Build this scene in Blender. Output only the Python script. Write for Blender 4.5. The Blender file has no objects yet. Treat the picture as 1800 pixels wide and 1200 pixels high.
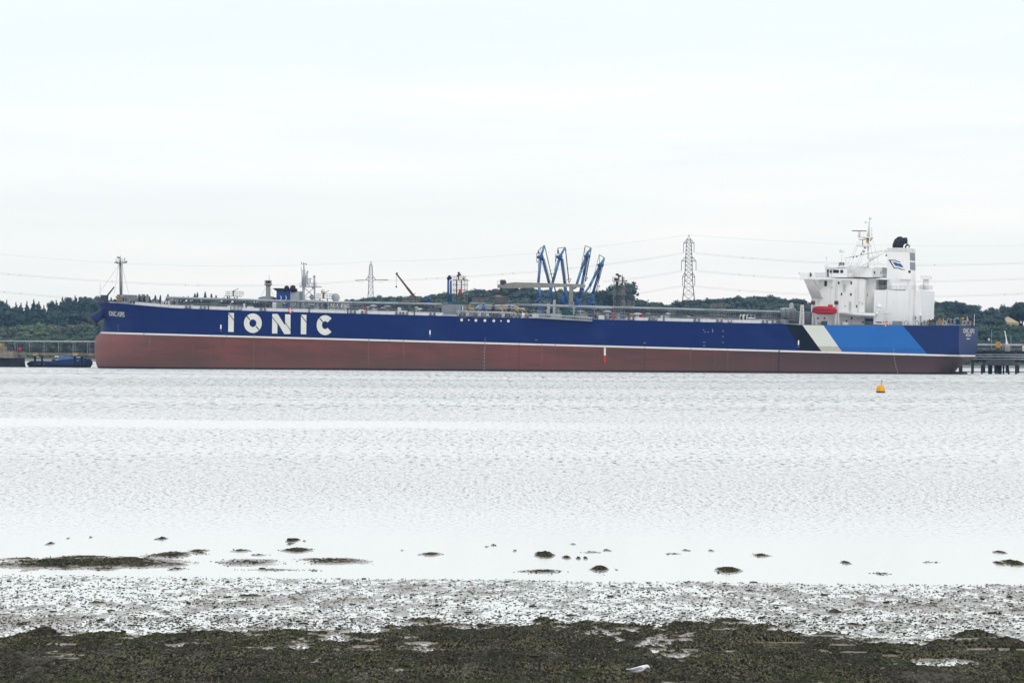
import bpy, math, random
import numpy as np
from mathutils import Vector, Matrix
random.seed(7)
rng = np.random.default_rng(11)
scene = bpy.context.scene
col = scene.collection

# ------------------------------------------------------------------ camera
F = 8000.0                      # focal length in photo pixels (1800 wide)
ROLL, PITCH, CAMH = 0.0061, 22.0 / 8000.0, 5.14
CAM = Vector((0, 0, CAMH))
FWD = Vector((0, math.cos(PITCH), math.sin(PITCH)))
RIGHT = Vector((math.cos(ROLL), 0, math.sin(ROLL)))
RIGHT = (RIGHT - FWD * RIGHT.dot(FWD)).normalized()
UP = RIGHT.cross(FWD).normalized()
cd = bpy.data.cameras.new('camera'); cam = bpy.data.objects.new('camera', cd); col.objects.link(cam)
cam.matrix_world = Matrix((
    (RIGHT.x, UP.x, -FWD.x, CAM.x), (RIGHT.y, UP.y, -FWD.y, CAM.y), (RIGHT.z, UP.z, -FWD.z, CAM.z), (0, 0, 0, 1)))
cd.sensor_width = 36.0; cd.lens = 36.0 * F / 1800.0
cd.clip_start = 0.5; cd.clip_end = 20000
scene.camera = cam

# ------------------------------------------------------------------ sky, sun, exposure
SUN_EL, SUN_AZ = math.radians(48), math.radians(150)      # behind the camera, over its right shoulder
world = bpy.data.worlds.new("World"); scene.world = world; world.use_nodes = True
wn = world.node_tree.nodes; wl = world.node_tree.links; wn.clear()
wout = wn.new('ShaderNodeOutputWorld'); bg = wn.new('ShaderNodeBackground'); bg2 = wn.new('ShaderNodeBackground')
sky = wn.new('ShaderNodeTexSky'); sky.sky_type = 'NISHITA'; sky.sun_disc = False
sky.sun_elevation = SUN_EL; sky.sun_rotation = SUN_AZ
bg.inputs["Strength"].default_value = 0.05
wl.new(sky.outputs[0], bg.inputs['Color'])
tc = wn.new('ShaderNodeTexCoord'); mp = wn.new('ShaderNodeMapping'); mp.inputs['Scale'].default_value = (3.2, 3.2, 34)
mp.inputs['Location'].default_value = (1.3, 0.2, 0.4)
nz = wn.new('ShaderNodeTexNoise'); nz.inputs['Scale'].default_value = 1.0; nz.inputs['Detail'].default_value = 7; nz.inputs['Roughness'].default_value = 0.58
wl.new(tc.outputs['Generated'], mp.inputs[0]); wl.new(mp.outputs[0], nz.inputs['Vector'])
rp = wn.new('ShaderNodeValToRGB')
rp.color_ramp.elements[0].position = 0.36; rp.color_ramp.elements[0].color = (0.845, 0.868, 0.895, 1)
rp.color_ramp.elements[1].position = 0.60; rp.color_ramp.elements[1].color = (1.0, 0.955, 0.965, 1)
e = rp.color_ramp.elements.new(0.50); e.color = (0.905, 0.915, 0.93, 1)
wl.new(nz.outputs['Fac'], rp.inputs[0]); wl.new(rp.outputs[0], bg2.inputs['Color'])
wsep = wn.new('ShaderNodeSeparateXYZ'); wl.new(tc.outputs['Generated'], wsep.inputs[0])
wmr = wn.new('ShaderNodeMapRange'); wl.new(wsep.outputs['Z'], wmr.inputs[0]); wmr.inputs[1].default_value = 0.06; wmr.inputs[2].default_value = 0.45; wmr.inputs[3].default_value = 0.835; wmr.inputs[4].default_value = 0.97
wl.new(wmr.outputs[0], bg2.inputs['Strength'])      # an overcast sky is brighter overhead than at the horizon
add = wn.new('ShaderNodeAddShader')       # thin cloud sheet over the blue sky
wl.new(bg.outputs[0], add.inputs[0]); wl.new(bg2.outputs[0], add.inputs[1]); wl.new(add.outputs[0], wout.inputs['Surface'])
sd = bpy.data.lights.new('sun', 'SUN'); sd.energy = 0.9; sd.angle = math.radians(14); sd.color = (1, 0.96, 0.9)
sun = bpy.data.objects.new('sun', sd); col.objects.link(sun)
sdir = Vector((math.sin(SUN_AZ) * math.cos(SUN_EL), math.cos(SUN_AZ) * math.cos(SUN_EL), math.sin(SUN_EL)))
sun.rotation_euler = (-sdir).to_track_quat('-Z', 'Y').to_euler()
scene.view_settings.view_transform = 'Standard'; scene.view_settings.look = 'None'
scene.view_settings.exposure = 0.0; scene.view_settings.gamma = 1.0; scene.view_settings.use_curve_mapping = False

# ------------------------------------------------------------------ frames
def ray(px, py):
    return FWD + RIGHT * ((px - 900) / F) + UP * ((600 - py) / F)
def W(px, py, Y):                                   # world point at distance Y
    d = ray(px, py); return CAM + d * (Y / d.y)
def G(px, py, z=0.0):                               # point on the level z
    d = ray(px, py); return CAM + d * ((z - CAMH) / d.z)
THETA, TRIM = math.radians(14.5), math.radians(1.27)
ORG = Vector((2.76, 1375, 0))
RS = Matrix.Rotation(-THETA, 3, 'Z') @ Matrix.Rotation(TRIM, 3, 'Y')
RJ = Matrix.Rotation(-THETA, 3, 'Z')
def _loc(R, px, py, y):
    Rt = R.transposed(); o = Rt @ (CAM - ORG); d = Rt @ ray(px, py)
    p = o + d * ((y - o.y) / d.y); return p.x, p.z
def S(px, py, y=-24.0): return _loc(RS, px, py, y)   # ship frame: x aft, y away, z up
def J(px, py, y=30.0): return _loc(RJ, px, py, y)    # quay frame, level with the water

# ------------------------------------------------------------------ materials
def nmath(nt, op, a, b=None, c=None, clamp=False):
    n = nt.nodes.new('ShaderNodeMath'); n.operation = op; n.use_clamp = clamp
    for i, v in enumerate((a, b, c)):
        if v is None: continue
        if isinstance(v, (int, float)): n.inputs[i].default_value = v
        else: nt.links.new(v, n.inputs[i])
    return n.outputs[0]
def nmix(nt, f, a, b):
    n = nt.nodes.new('ShaderNodeMix'); n.data_type = 'RGBA'
    for k, v in ((0, f), (6, a), (7, b)):
        if isinstance(v, (int, float)): n.inputs[k].default_value = v
        elif isinstance(v, tuple): n.inputs[k].default_value = (*v, 1) if len(v) == 3 else v
        else: nt.links.new(v, n.inputs[k])
    return n.outputs[2]
def nnoise(nt, vec, scale, detail=4, rough=0.55, mscale=None, loc=None):
    if mscale or loc:
        m = nt.nodes.new('ShaderNodeMapping'); nt.links.new(vec, m.inputs[0]); vec = m.outputs[0]
        if mscale: m.inputs['Scale'].default_value = mscale
        if loc: m.inputs['Location'].default_value = loc
    n = nt.nodes.new('ShaderNodeTexNoise'); nt.links.new(vec, n.inputs['Vector'])
    n.inputs['Scale'].default_value = scale; n.inputs['Detail'].default_value = detail; n.inputs['Roughness'].default_value = rough
    return n.outputs['Fac']
def nstep(nt, v, lo, hi):
    n = nt.nodes.new('ShaderNodeMapRange'); n.interpolation_type = 'SMOOTHSTEP'
    nt.links.new(v, n.inputs[0]); n.inputs[1].default_value = lo; n.inputs[2].default_value = hi
    return n.outputs[0]
def newmat(name):
    m = bpy.data.materials.new(name); m.use_nodes = True
    nt = m.node_tree; b = nt.nodes['Principled BSDF']; t = nt.nodes.new('ShaderNodeTexCoord')
    return m, nt, b, t.outputs['Object']
def mat(name, rgb, rough=0.55, var=0.25, scale=0.6, metal=0.0, dirt=None, dirtamt=0.0, spec=0.2):
    m, nt, b, oc = newmat(name)
    n = nnoise(nt, oc, scale, 5, 0.6)
    lo = tuple(c * (1 - var) for c in rgb); hi = tuple(min(1, c * (1 + var * 0.6)) for c in rgb)
    c = nmix(nt, nstep(nt, n, 0.3, 0.7), lo, hi)
    if dirt:
        s = nnoise(nt, oc, 1.0, 6, 0.7, (1.2, 1.2, 0.12))
        f = nmath(nt, 'MULTIPLY', nstep(nt, s, 0.52, 0.75), dirtamt)
        c = nmix(nt, f, c, dirt)
    nt.links.new(c, b.inputs['Base Color']); b.inputs['Roughness'].default_value = rough; b.inputs['Metallic'].default_value = metal; b.inputs['Specular IOR Level'].default_value = spec
    return m
RUST = (0.16, 0.07, 0.03)
M = {
 'white': mat('white_paint', (0.80, 0.795, 0.775), 0.45, 0.05, 0.1, dirt=(0.40, 0.33, 0.24), dirtamt=0.45),
 'offwhite': mat('off_white_paint', (0.66, 0.66, 0.62), 0.5, 0.12, 0.4, dirt=RUST, dirtamt=0.35),
 'cream': mat('cream_paint', (0.66, 0.67, 0.61), 0.5, 0.08, 0.3),
 'grey': mat('grey_paint', (0.20, 0.22, 0.235), 0.5, 0.18, 0.5, dirt=RUST, dirtamt=0.25),
 'lgrey': mat('light_grey_paint', (0.36, 0.39, 0.41), 0.45, 0.15, 0.5, dirt=RUST, dirtamt=0.2),
 'dgrey': mat('dark_grey_paint', (0.055, 0.062, 0.07), 0.6, 0.3, 0.7, dirt=RUST, dirtamt=0.4),
 'taupe': mat('taupe_paint', (0.255, 0.25, 0.225), 0.5, 0.15, 0.5, dirt=RUST, dirtamt=0.3),
 'black': mat('black_paint', (0.012, 0.014, 0.02), 0.5, 0.3, 0.6),
 'navy': mat('navy_paint', (0.010, 0.028, 0.13), 0.4, 0.2, 0.4),
 'blue': mat('blue_paint', (0.028, 0.098, 0.25), 0.45, 0.15, 0.5),
 'sky_blue': mat('sky_blue_paint', (0.12, 0.25, 0.45), 0.45, 0.15, 0.5),
 'red': mat('red_paint', (0.55, 0.02, 0.035), 0.4, 0.12, 0.5),
 'rust': mat('rust_red_steel', (0.095, 0.040, 0.032), 0.7, 0.4, 1.2),
 'yellow': mat('yellow_paint', (0.46, 0.25, 0.02), 0.5, 0.15, 0.8),
 'orange': mat('orange_paint', (0.50, 0.14, 0.02), 0.5, 0.2, 0.8),
 'green': mat('green_paint', (0.015, 0.10, 0.07), 0.5, 0.2, 0.8),
 'teal': mat('teal_paint', (0.02, 0.10, 0.11), 0.5, 0.2, 0.8),
 'glass': mat('dark_glass', (0.015, 0.02, 0.025), 0.15, 0.3, 0.5),
 'concrete': mat('weathered_concrete', (0.20, 0.19, 0.15), 0.8, 0.4, 0.5, dirt=(0.03, 0.035, 0.025), dirtamt=0.6),
 'tan': mat('tan_concrete', (0.33, 0.27, 0.15), 0.8, 0.3, 0.6),
 'darksteel': mat('dark_pile_steel', (0.016, 0.022, 0.03), 0.7, 0.5, 0.5),
 'galv': mat('galvanised_steel', (0.17, 0.18, 0.18), 0.55, 0.15, 0.2),
 'wire': mat('wire_aluminium', (0.30, 0.31, 0.32), 0.5, 0.1, 0.2),
}

# ------------------------------------------------------------------ mesh builder
class MB:
    def __init__(s): s.v = []; s.f = []; s.sm = []
    def add(s, vs, fs, smooth=False):
        o = len(s.v); s.v += [tuple(v) for v in vs]
        for f in fs: s.f.append(tuple(i + o for i in f)); s.sm.append(smooth)
        return s
    def box(s, x0, x1, y0, y1, z0, z1):
        x0, x1 = sorted((x0, x1)); y0, y1 = sorted((y0, y1)); z0, z1 = sorted((z0, z1))
        return s.add([(x0,y0,z0),(x1,y0,z0),(x1,y1,z0),(x0,y1,z0),(x0,y0,z1),(x1,y0,z1),(x1,y1,z1),(x0,y1,z1)],
                     [(0,3,2,1),(4,5,6,7),(0,1,5,4),(1,2,6,5),(2,3,7,6),(3,0,4,7)])
    def hexa(s, bot, top):                            # two quads of points
        return s.add(list(bot) + list(top), [(0,3,2,1),(4,5,6,7),(0,1,5,4),(1,2,6,5),(2,3,7,6),(3,0,4,7)])
    def bar(s, a, b, r=0.1, r2=None, n=6):
        a = Vector(a); b = Vector(b); r2 = r if r2 is None else r2
        d = b - a
        if d.length < 1e-6: return s
        d.normalize(); u = d.orthogonal().normalized(); w = d.cross(u)
        vs = []
        for p, q in ((a, r), (b, r2)):
            for i in range(n):
                t = 2 * math.pi * i / n + 0.4; vs.append(p + u * (q * math.cos(t)) + w * (q * math.sin(t)))
        fs = [(i, (i+1) % n, n + (i+1) % n, n + i) for i in range(n)] + [tuple(range(n-1, -1, -1)), tuple(range(n, 2*n))]
        o = len(s.v); s.v += [tuple(v) for v in vs]
        for k, f in enumerate(fs): s.f.append(tuple(i + o for i in f)); s.sm.append(n > 6 and k < n)
        return s
    def tube(s, pts, r=0.1, n=6):
        for a, b in zip(pts[:-1], pts[1:]): s.bar(a, b, r, r, n)
        return s
    def prism(s, poly, y0, y1):                       # polygon in x,z extruded in y
        n = len(poly)
        vs = [(x, y0, z) for x, z in poly] + [(x, y1, z) for x, z in poly]
        return s.add(vs, [tuple(range(n)), tuple(range(2*n-1, n-1, -1))] + [((i+1) % n, i, n + i, n + (i+1) % n) for i in range(n)])
    def rings(s, rings, caps=True, smooth=True):
        n = len(rings[0]); vs = [p for r in rings for p in r]; fs = []
        for k in range(len(rings) - 1):
            for i in range(n):
                fs.append((k*n+i, k*n+(i+1) % n, (k+1)*n+(i+1) % n, (k+1)*n+i))
        if caps: fs += [tuple(range(n-1, -1, -1)), tuple(range((len(rings)-1)*n, len(rings)*n))]
        return s.add(vs, fs, smooth)
    def lathe(s, cx, cy, prof, n=16):                 # prof: (r,z) list
        return s.rings([[(cx + r*math.cos(2*math.pi*i/n), cy + r*math.sin(2*math.pi*i/n), z) for i in range(n)] for r, z in prof])
    def ball(s, c, rx, ry=None, rz=None, n=10, m=6):
        ry = ry or rx; rz = rz or rx; pr = []
        for k in range(m + 1):
            a = math.pi * (k + 0.02) / (m + 0.04) - math.pi / 2
            pr.append([(c[0] + rx*math.cos(a)*math.cos(2*math.pi*i/n), c[1] + ry*math.cos(a)*math.sin(2*math.pi*i/n), c[2] + rz*math.sin(a)) for i in range(n)])
        return s.rings(pr)
    def rail(s, pts, h=1.05, step=2.2, r=0.045, nr=3):
        for a, b in zip(pts[:-1], pts[1:]):
            a = Vector(a); b = Vector(b); L = (b-a).length; k = max(1, int(L/step))
            for i in range(k+1):
                p = a.lerp(b, i/k); s.bar(p, p + Vector((0,0,h)), r, r, 4)
            for j in range(1, nr+1):
                q = Vector((0,0,h*j/nr)); s.bar(a+q, b+q, r*0.8, r*0.8, 4)
        return s
    def lattice(s, x0, x1, y0, y1, z0, z1, n, r=0.08, taper=1.0, tw=None):
        cx, cy = (x0+x1)/2, (y0+y1)/2
        def c(k, z):
            f = 1 + (taper - 1) * (z - z0) / (z1 - z0)
            return [Vector((cx + (a-cx)*f, cy + (b-cy)*f, z)) for a, b in ((x0,y0),(x1,y0),(x1,y1),(x0,y1))]
        prev = c(0, z0)
        for k in range(1, n+1):
            cur = c(k, z0 + (z1-z0)*k/n)
            for i in range(4):
                j = (i+1) % 4
                s.bar(prev[i], cur[i], r, r, 4); s.bar(cur[i], cur[j], r*.7, r*.7, 4)
                s.bar(prev[i], cur[j], r*.6, r*.6, 4); s.bar(prev[j], cur[i], r*.6, r*.6, 4)
            prev = cur
        return s
    def mesh(s, name, m):
        me = bpy.data.meshes.new(name); me.from_pydata(s.v, [], s.f)
        me.polygons.foreach_set('use_smooth', s.sm); me.materials.append(m); me.validate(); me.update()
        return me
    def build(s, name, m, parent=None):
        if isinstance(m, str): m = M[m]
        o = bpy.data.objects.new(name, s.mesh(name, m)); col.objects.link(o)
        if parent: o.parent = parent
        return o
def tag(o, label=None, cat=None, group=None, kind=None):
    for k, v in (('label', label), ('category', cat), ('group', group), ('kind', kind)):
        if v: o[k] = v
    return o
def empty(name, loc=(0,0,0), rz=0.0):
    o = bpy.data.objects.new(name, None); col.objects.link(o); o.location = loc; o.rotation_euler = (0,0,rz); return o
def copy_tree(o, parent=None):
    c = o.copy(); col.objects.link(c); c.parent = parent
    for ch in [x for x in bpy.data.objects if x.parent == o]: copy_tree(ch, c)
    return c
def npmesh(name, v, f, m, smooth=True):
    me = bpy.data.meshes.new(name); v = np.asarray(v, dtype=np.float32); f = np.asarray(f, dtype=np.int32)
    me.vertices.add(len(v)); me.vertices.foreach_set('co', v.ravel())
    k = f.shape[1]; me.loops.add(f.size); me.loops.foreach_set('vertex_index', f.ravel())
    me.polygons.add(len(f)); me.polygons.foreach_set('loop_start', np.arange(0, f.size, k, dtype=np.int32))
    me.polygons.foreach_set('loop_total', np.full(len(f), k, dtype=np.int32))
    me.polygons.foreach_set('use_smooth', np.full(len(f), smooth)); me.update(calc_edges=True); me.materials.append(m)
    return me
def vnoise(x, y, seed=0):                            # value noise on numpy arrays
    xi = np.floor(x).astype(np.int64); yi = np.floor(y).astype(np.int64); xf = x - xi; yf = y - yi
    def h(a, b):
        n = (a * 374761393 + b * 668265263 + seed * 1442695041) & 0xffffffff
        n = ((n ^ (n >> 13)) * 1274126177) & 0xffffffff
        return ((n ^ (n >> 16)) & 0xffff) / 65535.0
    u = xf*xf*(3-2*xf); w = yf*yf*(3-2*yf)
    return (h(xi,yi)*(1-u) + h(xi+1,yi)*u)*(1-w) + (h(xi,yi+1)*(1-u) + h(xi+1,yi+1)*u)*w
def fbm(x, y, oct=5, seed=0, gain=0.5):
    s = 0; a = 1; t = 0
    for k in range(oct):
        s = s + a*vnoise(x*2**k, y*2**k, seed+k*17); t += a; a *= gain
    return s/t

# ------------------------------------------------------------------ water
def water_material():
    m, nt, b, oc = newmat('estuary_water')
    sep = nt.nodes.new('ShaderNodeSeparateXYZ'); nt.links.new(oc, sep.inputs[0])
    Yc = sep.outputs['Y']
    wob = nnoise(nt, oc, 0.03, 7, 0.7, (1, 0.12, 1))
    Yw = nmath(nt, 'ADD', Yc, nmath(nt, 'MULTIPLY', nmath(nt, 'SUBTRACT', wob, 0.5), 60))
    open_ = nstep(nt, Yw, 118, 165)                        # sheltered film by the mud -> rippled open water
    big = nnoise(nt, oc, 0.004, 5, 0.6, (1, 2.2, 1), (3, 1, 0))       # gusts and slicks
    slick = nmath(nt, 'MULTIPLY', nstep(nt, Yw, 300, 316), nmath(nt, 'SUBTRACT', 1.0, nstep(nt, Yw, 338, 352)))
    slick = nmath(nt, 'MULTIPLY', slick, nmath(nt, 'SUBTRACT', 1.0, nmath(nt, 'MULTIPLY', nstep(nt, nmath(nt, 'ADD', sep.outputs['X'], nmath(nt, 'MULTIPLY', wob, 20)), -2, 26), 0.85)))
    # fleck noise for wavelets, coarser and more stretched with distance
    bands = ((150, 0.15, 0.8, None, 200), (300, 0.30, 2.8, 200, 400), (600, 0.62, 11.0, 400, 820), (1200, 1.0, 28.0, 820, None))
    v = None; fl = None
    for k, (D_, sx, sy, a_, b_) in enumerate(bands):
        n1_ = nnoise(nt, oc, 1.0, 4, 0.72, (1.2/sx, 1.2/sy, 1), (k*3.1, k*1.7, 0)); n2_ = nnoise(nt, oc, 1.0, 3, 0.7, (0.8/sx, 1.15/sy, 1), (k*5.3+9, k*2.9, 0))
        w = 1.0
        if a_: w = nstep(nt, Yc, a_*0.8, a_*1.25)
        if b_:
            w2 = nmath(nt, 'SUBTRACT', 1.0, nstep(nt, Yc, b_*0.8, b_*1.25)); w = w2 if w == 1.0 else nmath(nt, 'MULTIPLY', w, w2)
        m_ = nmath(nt, 'MULTIPLY', nstep(nt, n1_, 0.45, 0.62), w); f_ = nmath(nt, 'MULTIPLY', nstep(nt, n2_, 0.55, 0.63), w)
        v = m_ if v is None else nmath(nt, 'ADD', v, m_); fl = f_ if fl is None else nmath(nt, 'ADD', fl, f_)
    gust = nmath(nt, 'ADD', 0.62, nmath(nt, 'MULTIPLY', nstep(nt, big, 0.35, 0.65), 0.55))
    amp = nmath(nt, 'MULTIPLY', nmath(nt, 'MULTIPLY', open_, gust), nmath(nt, 'SUBTRACT', 1.0, nmath(nt, 'MULTIPLY', slick, 0.72)))
    far = nstep(nt, Yw, 250, 700)
    # noise mixes in the body colour, painting wavelet faces that reflect less sky
    face = nmath(nt, 'ADD', nmath(nt, 'MULTIPLY', v, 0.40), nmath(nt, 'MULTIPLY', fl, 0.90))
    face = nmath(nt, 'MULTIPLY', face, amp)
    body = nt.nodes.new('ShaderNodeBsdfDiffuse'); body.inputs['Color'].default_value = (0.15, 0.175, 0.15, 1)
    gl = nt.nodes.new('ShaderNodeBsdfGlossy'); gl.inputs['Color'].default_value = (0.985, 0.972, 0.925, 1)
    nt.links.new(nmath(nt, 'ADD', 0.17, nmath(nt, 'MULTIPLY', open_, 0.25)), gl.inputs['Roughness'])
    bp = nt.nodes.new('ShaderNodeBump'); bp.inputs['Distance'].default_value = 0.05
    nt.links.new(nmath(nt, 'MULTIPLY', amp, 0.25), bp.inputs['Strength']); nt.links.new(v, bp.inputs['Height'])
    nt.links.new(bp.outputs[0], gl.inputs['Normal'])
    fac = nmath(nt, 'ADD', face, nmath(nt, 'MULTIPLY', nmath(nt, 'MULTIPLY', far, amp), 0.16), None, True)
    mx = nt.nodes.new('ShaderNodeMixShader'); nt.links.new(fac, mx.inputs[0])
    nt.links.new(gl.outputs[0], mx.inputs[1]); nt.links.new(body.outputs[0], mx.inputs[2])
    nt.links.new(mx.outputs[0], nt.nodes['Material Output'].inputs['Surface'])
    return m
w_ = MB().add([(-2600, 40, 0), (2600, 40, 0), (2600, 2600, 0), (-2600, 2600, 0)], [(0,1,2,3)])
tag(w_.build('water', water_material()), kind='structure')

# ------------------------------------------------------------------ foreshore mud
def mud_material():
    m, nt, b, oc = newmat('wet_mud')
    big = nnoise(nt, oc, 0.7, 5, 0.6, (1, 0.5, 1)); fine = nnoise(nt, oc, 24, 6, 0.72, (1, 0.11, 1)); speck = nnoise(nt, oc, 40, 3, 0.6, (1, 0.10, 1), (4, 2, 0))
    c = nmix(nt, nstep(nt, fine, 0.45, 0.58), (0.003, 0.003, 0.002), (0.118, 0.112, 0.062))  # dark end of the fine grain paints small near-black shadows into the mud
    c = nmix(nt, nmath(nt, 'MULTIPLY', nstep(nt, big, 0.5, 0.62), 0.6), c, (0.022, 0.036, 0.006))
    tone = nnoise(nt, oc, 0.5, 5, 0.65, (1, 0.35, 1), (11, 6, 0))
    c = nmix(nt, nstep(nt, tone, 0.40, 0.60), nmix(nt, 0.62, c, (0.012, 0.012, 0.008)), c)
    grey_ = nnoise(nt, oc, 1.1, 5, 0.65, (1, 0.25, 1), (31, 16, 0)); c = nmix(nt, nmath(nt, 'MULTIPLY', nstep(nt, grey_, 0.56, 0.68), 0.55), c, (0.105, 0.10, 0.085))
    orange = nnoise(nt, oc, 2.5, 4, 0.6, None, (9, 4, 0))
    c = nmix(nt, nmath(nt, 'MULTIPLY', nstep(nt, orange, 0.62, 0.72), 0.55), c, (0.11, 0.05, 0.015))
    c = nmix(nt, nmath(nt, 'MULTIPLY', nstep(nt, speck, 0.63, 0.70), 0.8), c, (0.36, 0.34, 0.25))
    zc_ = nt.nodes.new('ShaderNodeSeparateXYZ'); nt.links.new(oc, zc_.inputs[0]); low_ = nmath(nt, 'SUBTRACT', 1.0, nstep(nt, zc_.outputs['Z'], 0.012, 0.030))
    c = nmix(nt, nmath(nt, 'MULTIPLY', low_, 0.7), c, (0.27, 0.225, 0.155))
    nt.links.new(c, b.inputs['Base Color'])
    wet = nnoise(nt, oc, 5, 5, 0.7, (1, 0.4, 1), (2, 8, 0))
    sep = nt.nodes.new('ShaderNodeSeparateXYZ'); nt.links.new(oc, sep.inputs[0])
    film = nmath(nt, 'SUBTRACT', 1.0, nstep(nt, sep.outputs['Z'], 0.006, 0.030))             # skin of water where the mud barely rises
    film = nmath(nt, 'MAXIMUM', film, nmath(nt, 'MULTIPLY', nstep(nt, wet, 0.64, 0.72), 0.55))
    r = nmath(nt, 'SUBTRACT', 0.85, nmath(nt, 'MULTIPLY', film, 0.66)); nt.links.new(r, b.inputs['Roughness'])
    nt.links.new(nmath(nt, 'ADD', 0.04, nmath(nt, 'MULTIPLY', film, 0.52)), b.inputs['Specular IOR Level'])
    bp = nt.nodes.new('ShaderNodeBump'); bp.inputs['Distance'].default_value = 0.03; bp.inputs['Strength'].default_value = 0.8
    nt.links.new(fine, bp.inputs['Height']); nt.links.new(bp.outputs[0], b.inputs['Normal'])
    return m
MUD = mud_material()
def gpt(px, py): p = G(px, py); return p.x, p.y
islands = [(150,990,280,16,.11),(60,993,100,8,.06),(225,988,160,9,.08),(140,980,120,6,.06),(300,975,60,9,.09),(282,978,60,5,.05),(435,988,108,10,.05),(352,968,34,5,.07),(350,972,26,4,.05),
 (590,986,104,9,.05),(552,983,60,4,.05),(520,967,48,6,.09),(515,950,20,5,.10),(510,956,12,4,.06),(535,951,8,2,.04),(285,947,18,4,.09),(90,955,14,4,.08),
 (422,968,30,4,.05),(455,975,28,3,.04),(755,974,34,5,.07),(957,975,26,8,.14),(996,980,14,4,.08),(1017,981,9,4,.08),(1029,981,9,4,.08),(1055,1000,28,8,.13),
 (1280,1003,38,8,.13),(1337,976,28,5,.07),(947,1004,72,6,.05),(1040,970,34,3,.04),(1068,967,14,3,.06),(1182,973,28,2.5,.03),(1205,967,16,3,.05),(1250,968,9,2.5,.05),
 (1487,989,14,4,.08),(1754,990,14,5,.08),(1781,990,30,7,.11),(1758,971,20,4,.07),(1551,1008,32,3,.035),(1636,988,26,2,.03),(310,1000,32,5,.05),(553,1002,20,3,.04),(480,1001,90,3,.035),
 (1007,956,9,2.5,.05),(905,968,6,2.5,.05),(707,967,6,2,.04),(855,961,8,2,.04),(868,958,7,2,.04),(1083,1001,4,3,.06),(160,944,5,2,.04),(120,946,4,2,.04),(45,982,40,3,.05),(42,988,34,3,.05)]
xs = np.concatenate([np.linspace(-140,-22,60)[:-1], np.arange(-22, 22, 0.034), np.linspace(22,140,60)])
ys = np.concatenate([np.linspace(-30, 66, 40)[:-1], np.arange(66, 90, 0.085), np.arange(90, 132, 0.10), np.linspace(132, 260, 50)])
Xg, Yg = np.meshgrid(xs, ys)
edge_px = [-200,0,150,330,450,600,700,760,800,950,1000,1100,1230,1320,1400,1500,1600,1680,1760,1800,2000]
edge_py = [1118,1116,1112,1104,1108,1104,1096,1086,1092,1086,1094,1098,1094,1097,1112,1122,1130,1122,1126,1128,1130]
far_px = [-200,0,300,600,900,1300,1800,2000]; far_py = [1001,1003,1006,1010,1013,1017,1022,1023]
ep = [gpt(a, b) for a, b in zip(edge_px, edge_py)]; fp = [gpt(a, b) for a, b in zip(far_px, far_py)]
Ye = np.interp(Xg, [p[0] for p in ep], [p[1] for p in ep]); Yf = np.interp(Xg, [p[0] for p in fp], [p[1] for p in fp])
n1 = fbm(Xg*0.35, Yg*0.16, 5, 3); n2 = fbm(Xg*2.2, Yg*0.8, 5, 9, 0.6); n3 = fbm(Xg*9, Yg*3.5, 4, 21, 0.7)
sst = lambda v: np.clip(v, 0, 1)**2*(3-2*np.clip(v, 0, 1))
dm = Ye - Yg + (n1-0.5)*4                                # >0 on the near mud bank
bank = sst((dm+0.3+(n2-.5)*5)/3.0)
flat = sst((Yf - Yg + (n1-.5)*2.0)/2.0)
n4 = fbm(Xg*3.2, Yg*0.42, 4, 61, 0.62)
H = -0.20 + 0.1995*flat + 0.018*(n2-0.5)*2*flat + 0.026*(n4-.5)*flat + 0.050*(n3-.5)*flat + 0.012*flat*(n1-.5)*2
H = H*(1-bank) + bank*(0.035 + 0.10*(n1-0.45) + 0.16*(n2-0.5) + 0.10*(n3-0.5) + 0.02*np.clip(dm, 0, 12)/12)
for px, py, wpx, hpx, hz in islands:                     # mud islands breaking the film of water
    cx, cy = gpt(px, py); rx = wpx*.55*cy/F; ry = max(hpx*cy*cy/(F*CAMH)*.68, rx*0.35)
    d = np.sqrt(((Xg-cx)/rx)**2 + ((Yg-cy)/ry)**2) + (n2-.5)*1.2 + (n3-.5)*1.1
    k = np.clip(1.25 - d, 0, 1); kk = k**0.6
    H = np.maximum(H, np.where(k > 0, -0.02 + kk*(hz*0.40+0.02) + kk*(hz*.8+.03)*(n3-.45)*1.5, -1))
n5 = fbm(Xg*1.1+40, Yg*0.42+7, 5, 77, 0.65)
H = H - bank*sst((dm-1.0)/2)*0.16*sst((n5-.70)/.05)*np.clip((Yg-74)/4, 0, 1)      # scattered puddles
pools = [(125,1117,34,5),(210,1134,22,5),(112,1134,60,4),(740,1132,50,5),(720,1122,30,3),(585,1119,24,4),(1088,1126,16,7),(312,1136,32,4),(1660,1165,120,13),(1560,1154,40,5),(1500,1148,50,3),
 (1475,1135,50,2.5),(1390,1131,60,3),(1750,1143,120,4),(1212,1144,30,5),(640,1137,50,3),(475,1141,20,4),(343,1118,18,3),(1350,1131,60,3),(1455,1119,120,3),(1260,1108,18,2.5)]
for px, py, wpx, hpx in pools:
    cx, cy = gpt(px, py); rx = wpx*.5*cy/F; ry = max(hpx*1.1*cy*cy/(F*CAMH)/2, 0.25)
    d = np.sqrt(((Xg-cx)/rx)**2 + ((Yg-cy)/ry)**2) + (n2-.5)*0.9 + (n3-.5)*.5; k = sst((1.3-d)/0.5)
    H = H*(1-k) + k*(-0.03); H = np.where((Yg < cy) & (Yg > cy-ry-2.5) & (np.abs(Xg-cx) < rx), np.minimum(H, .035), H)
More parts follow.
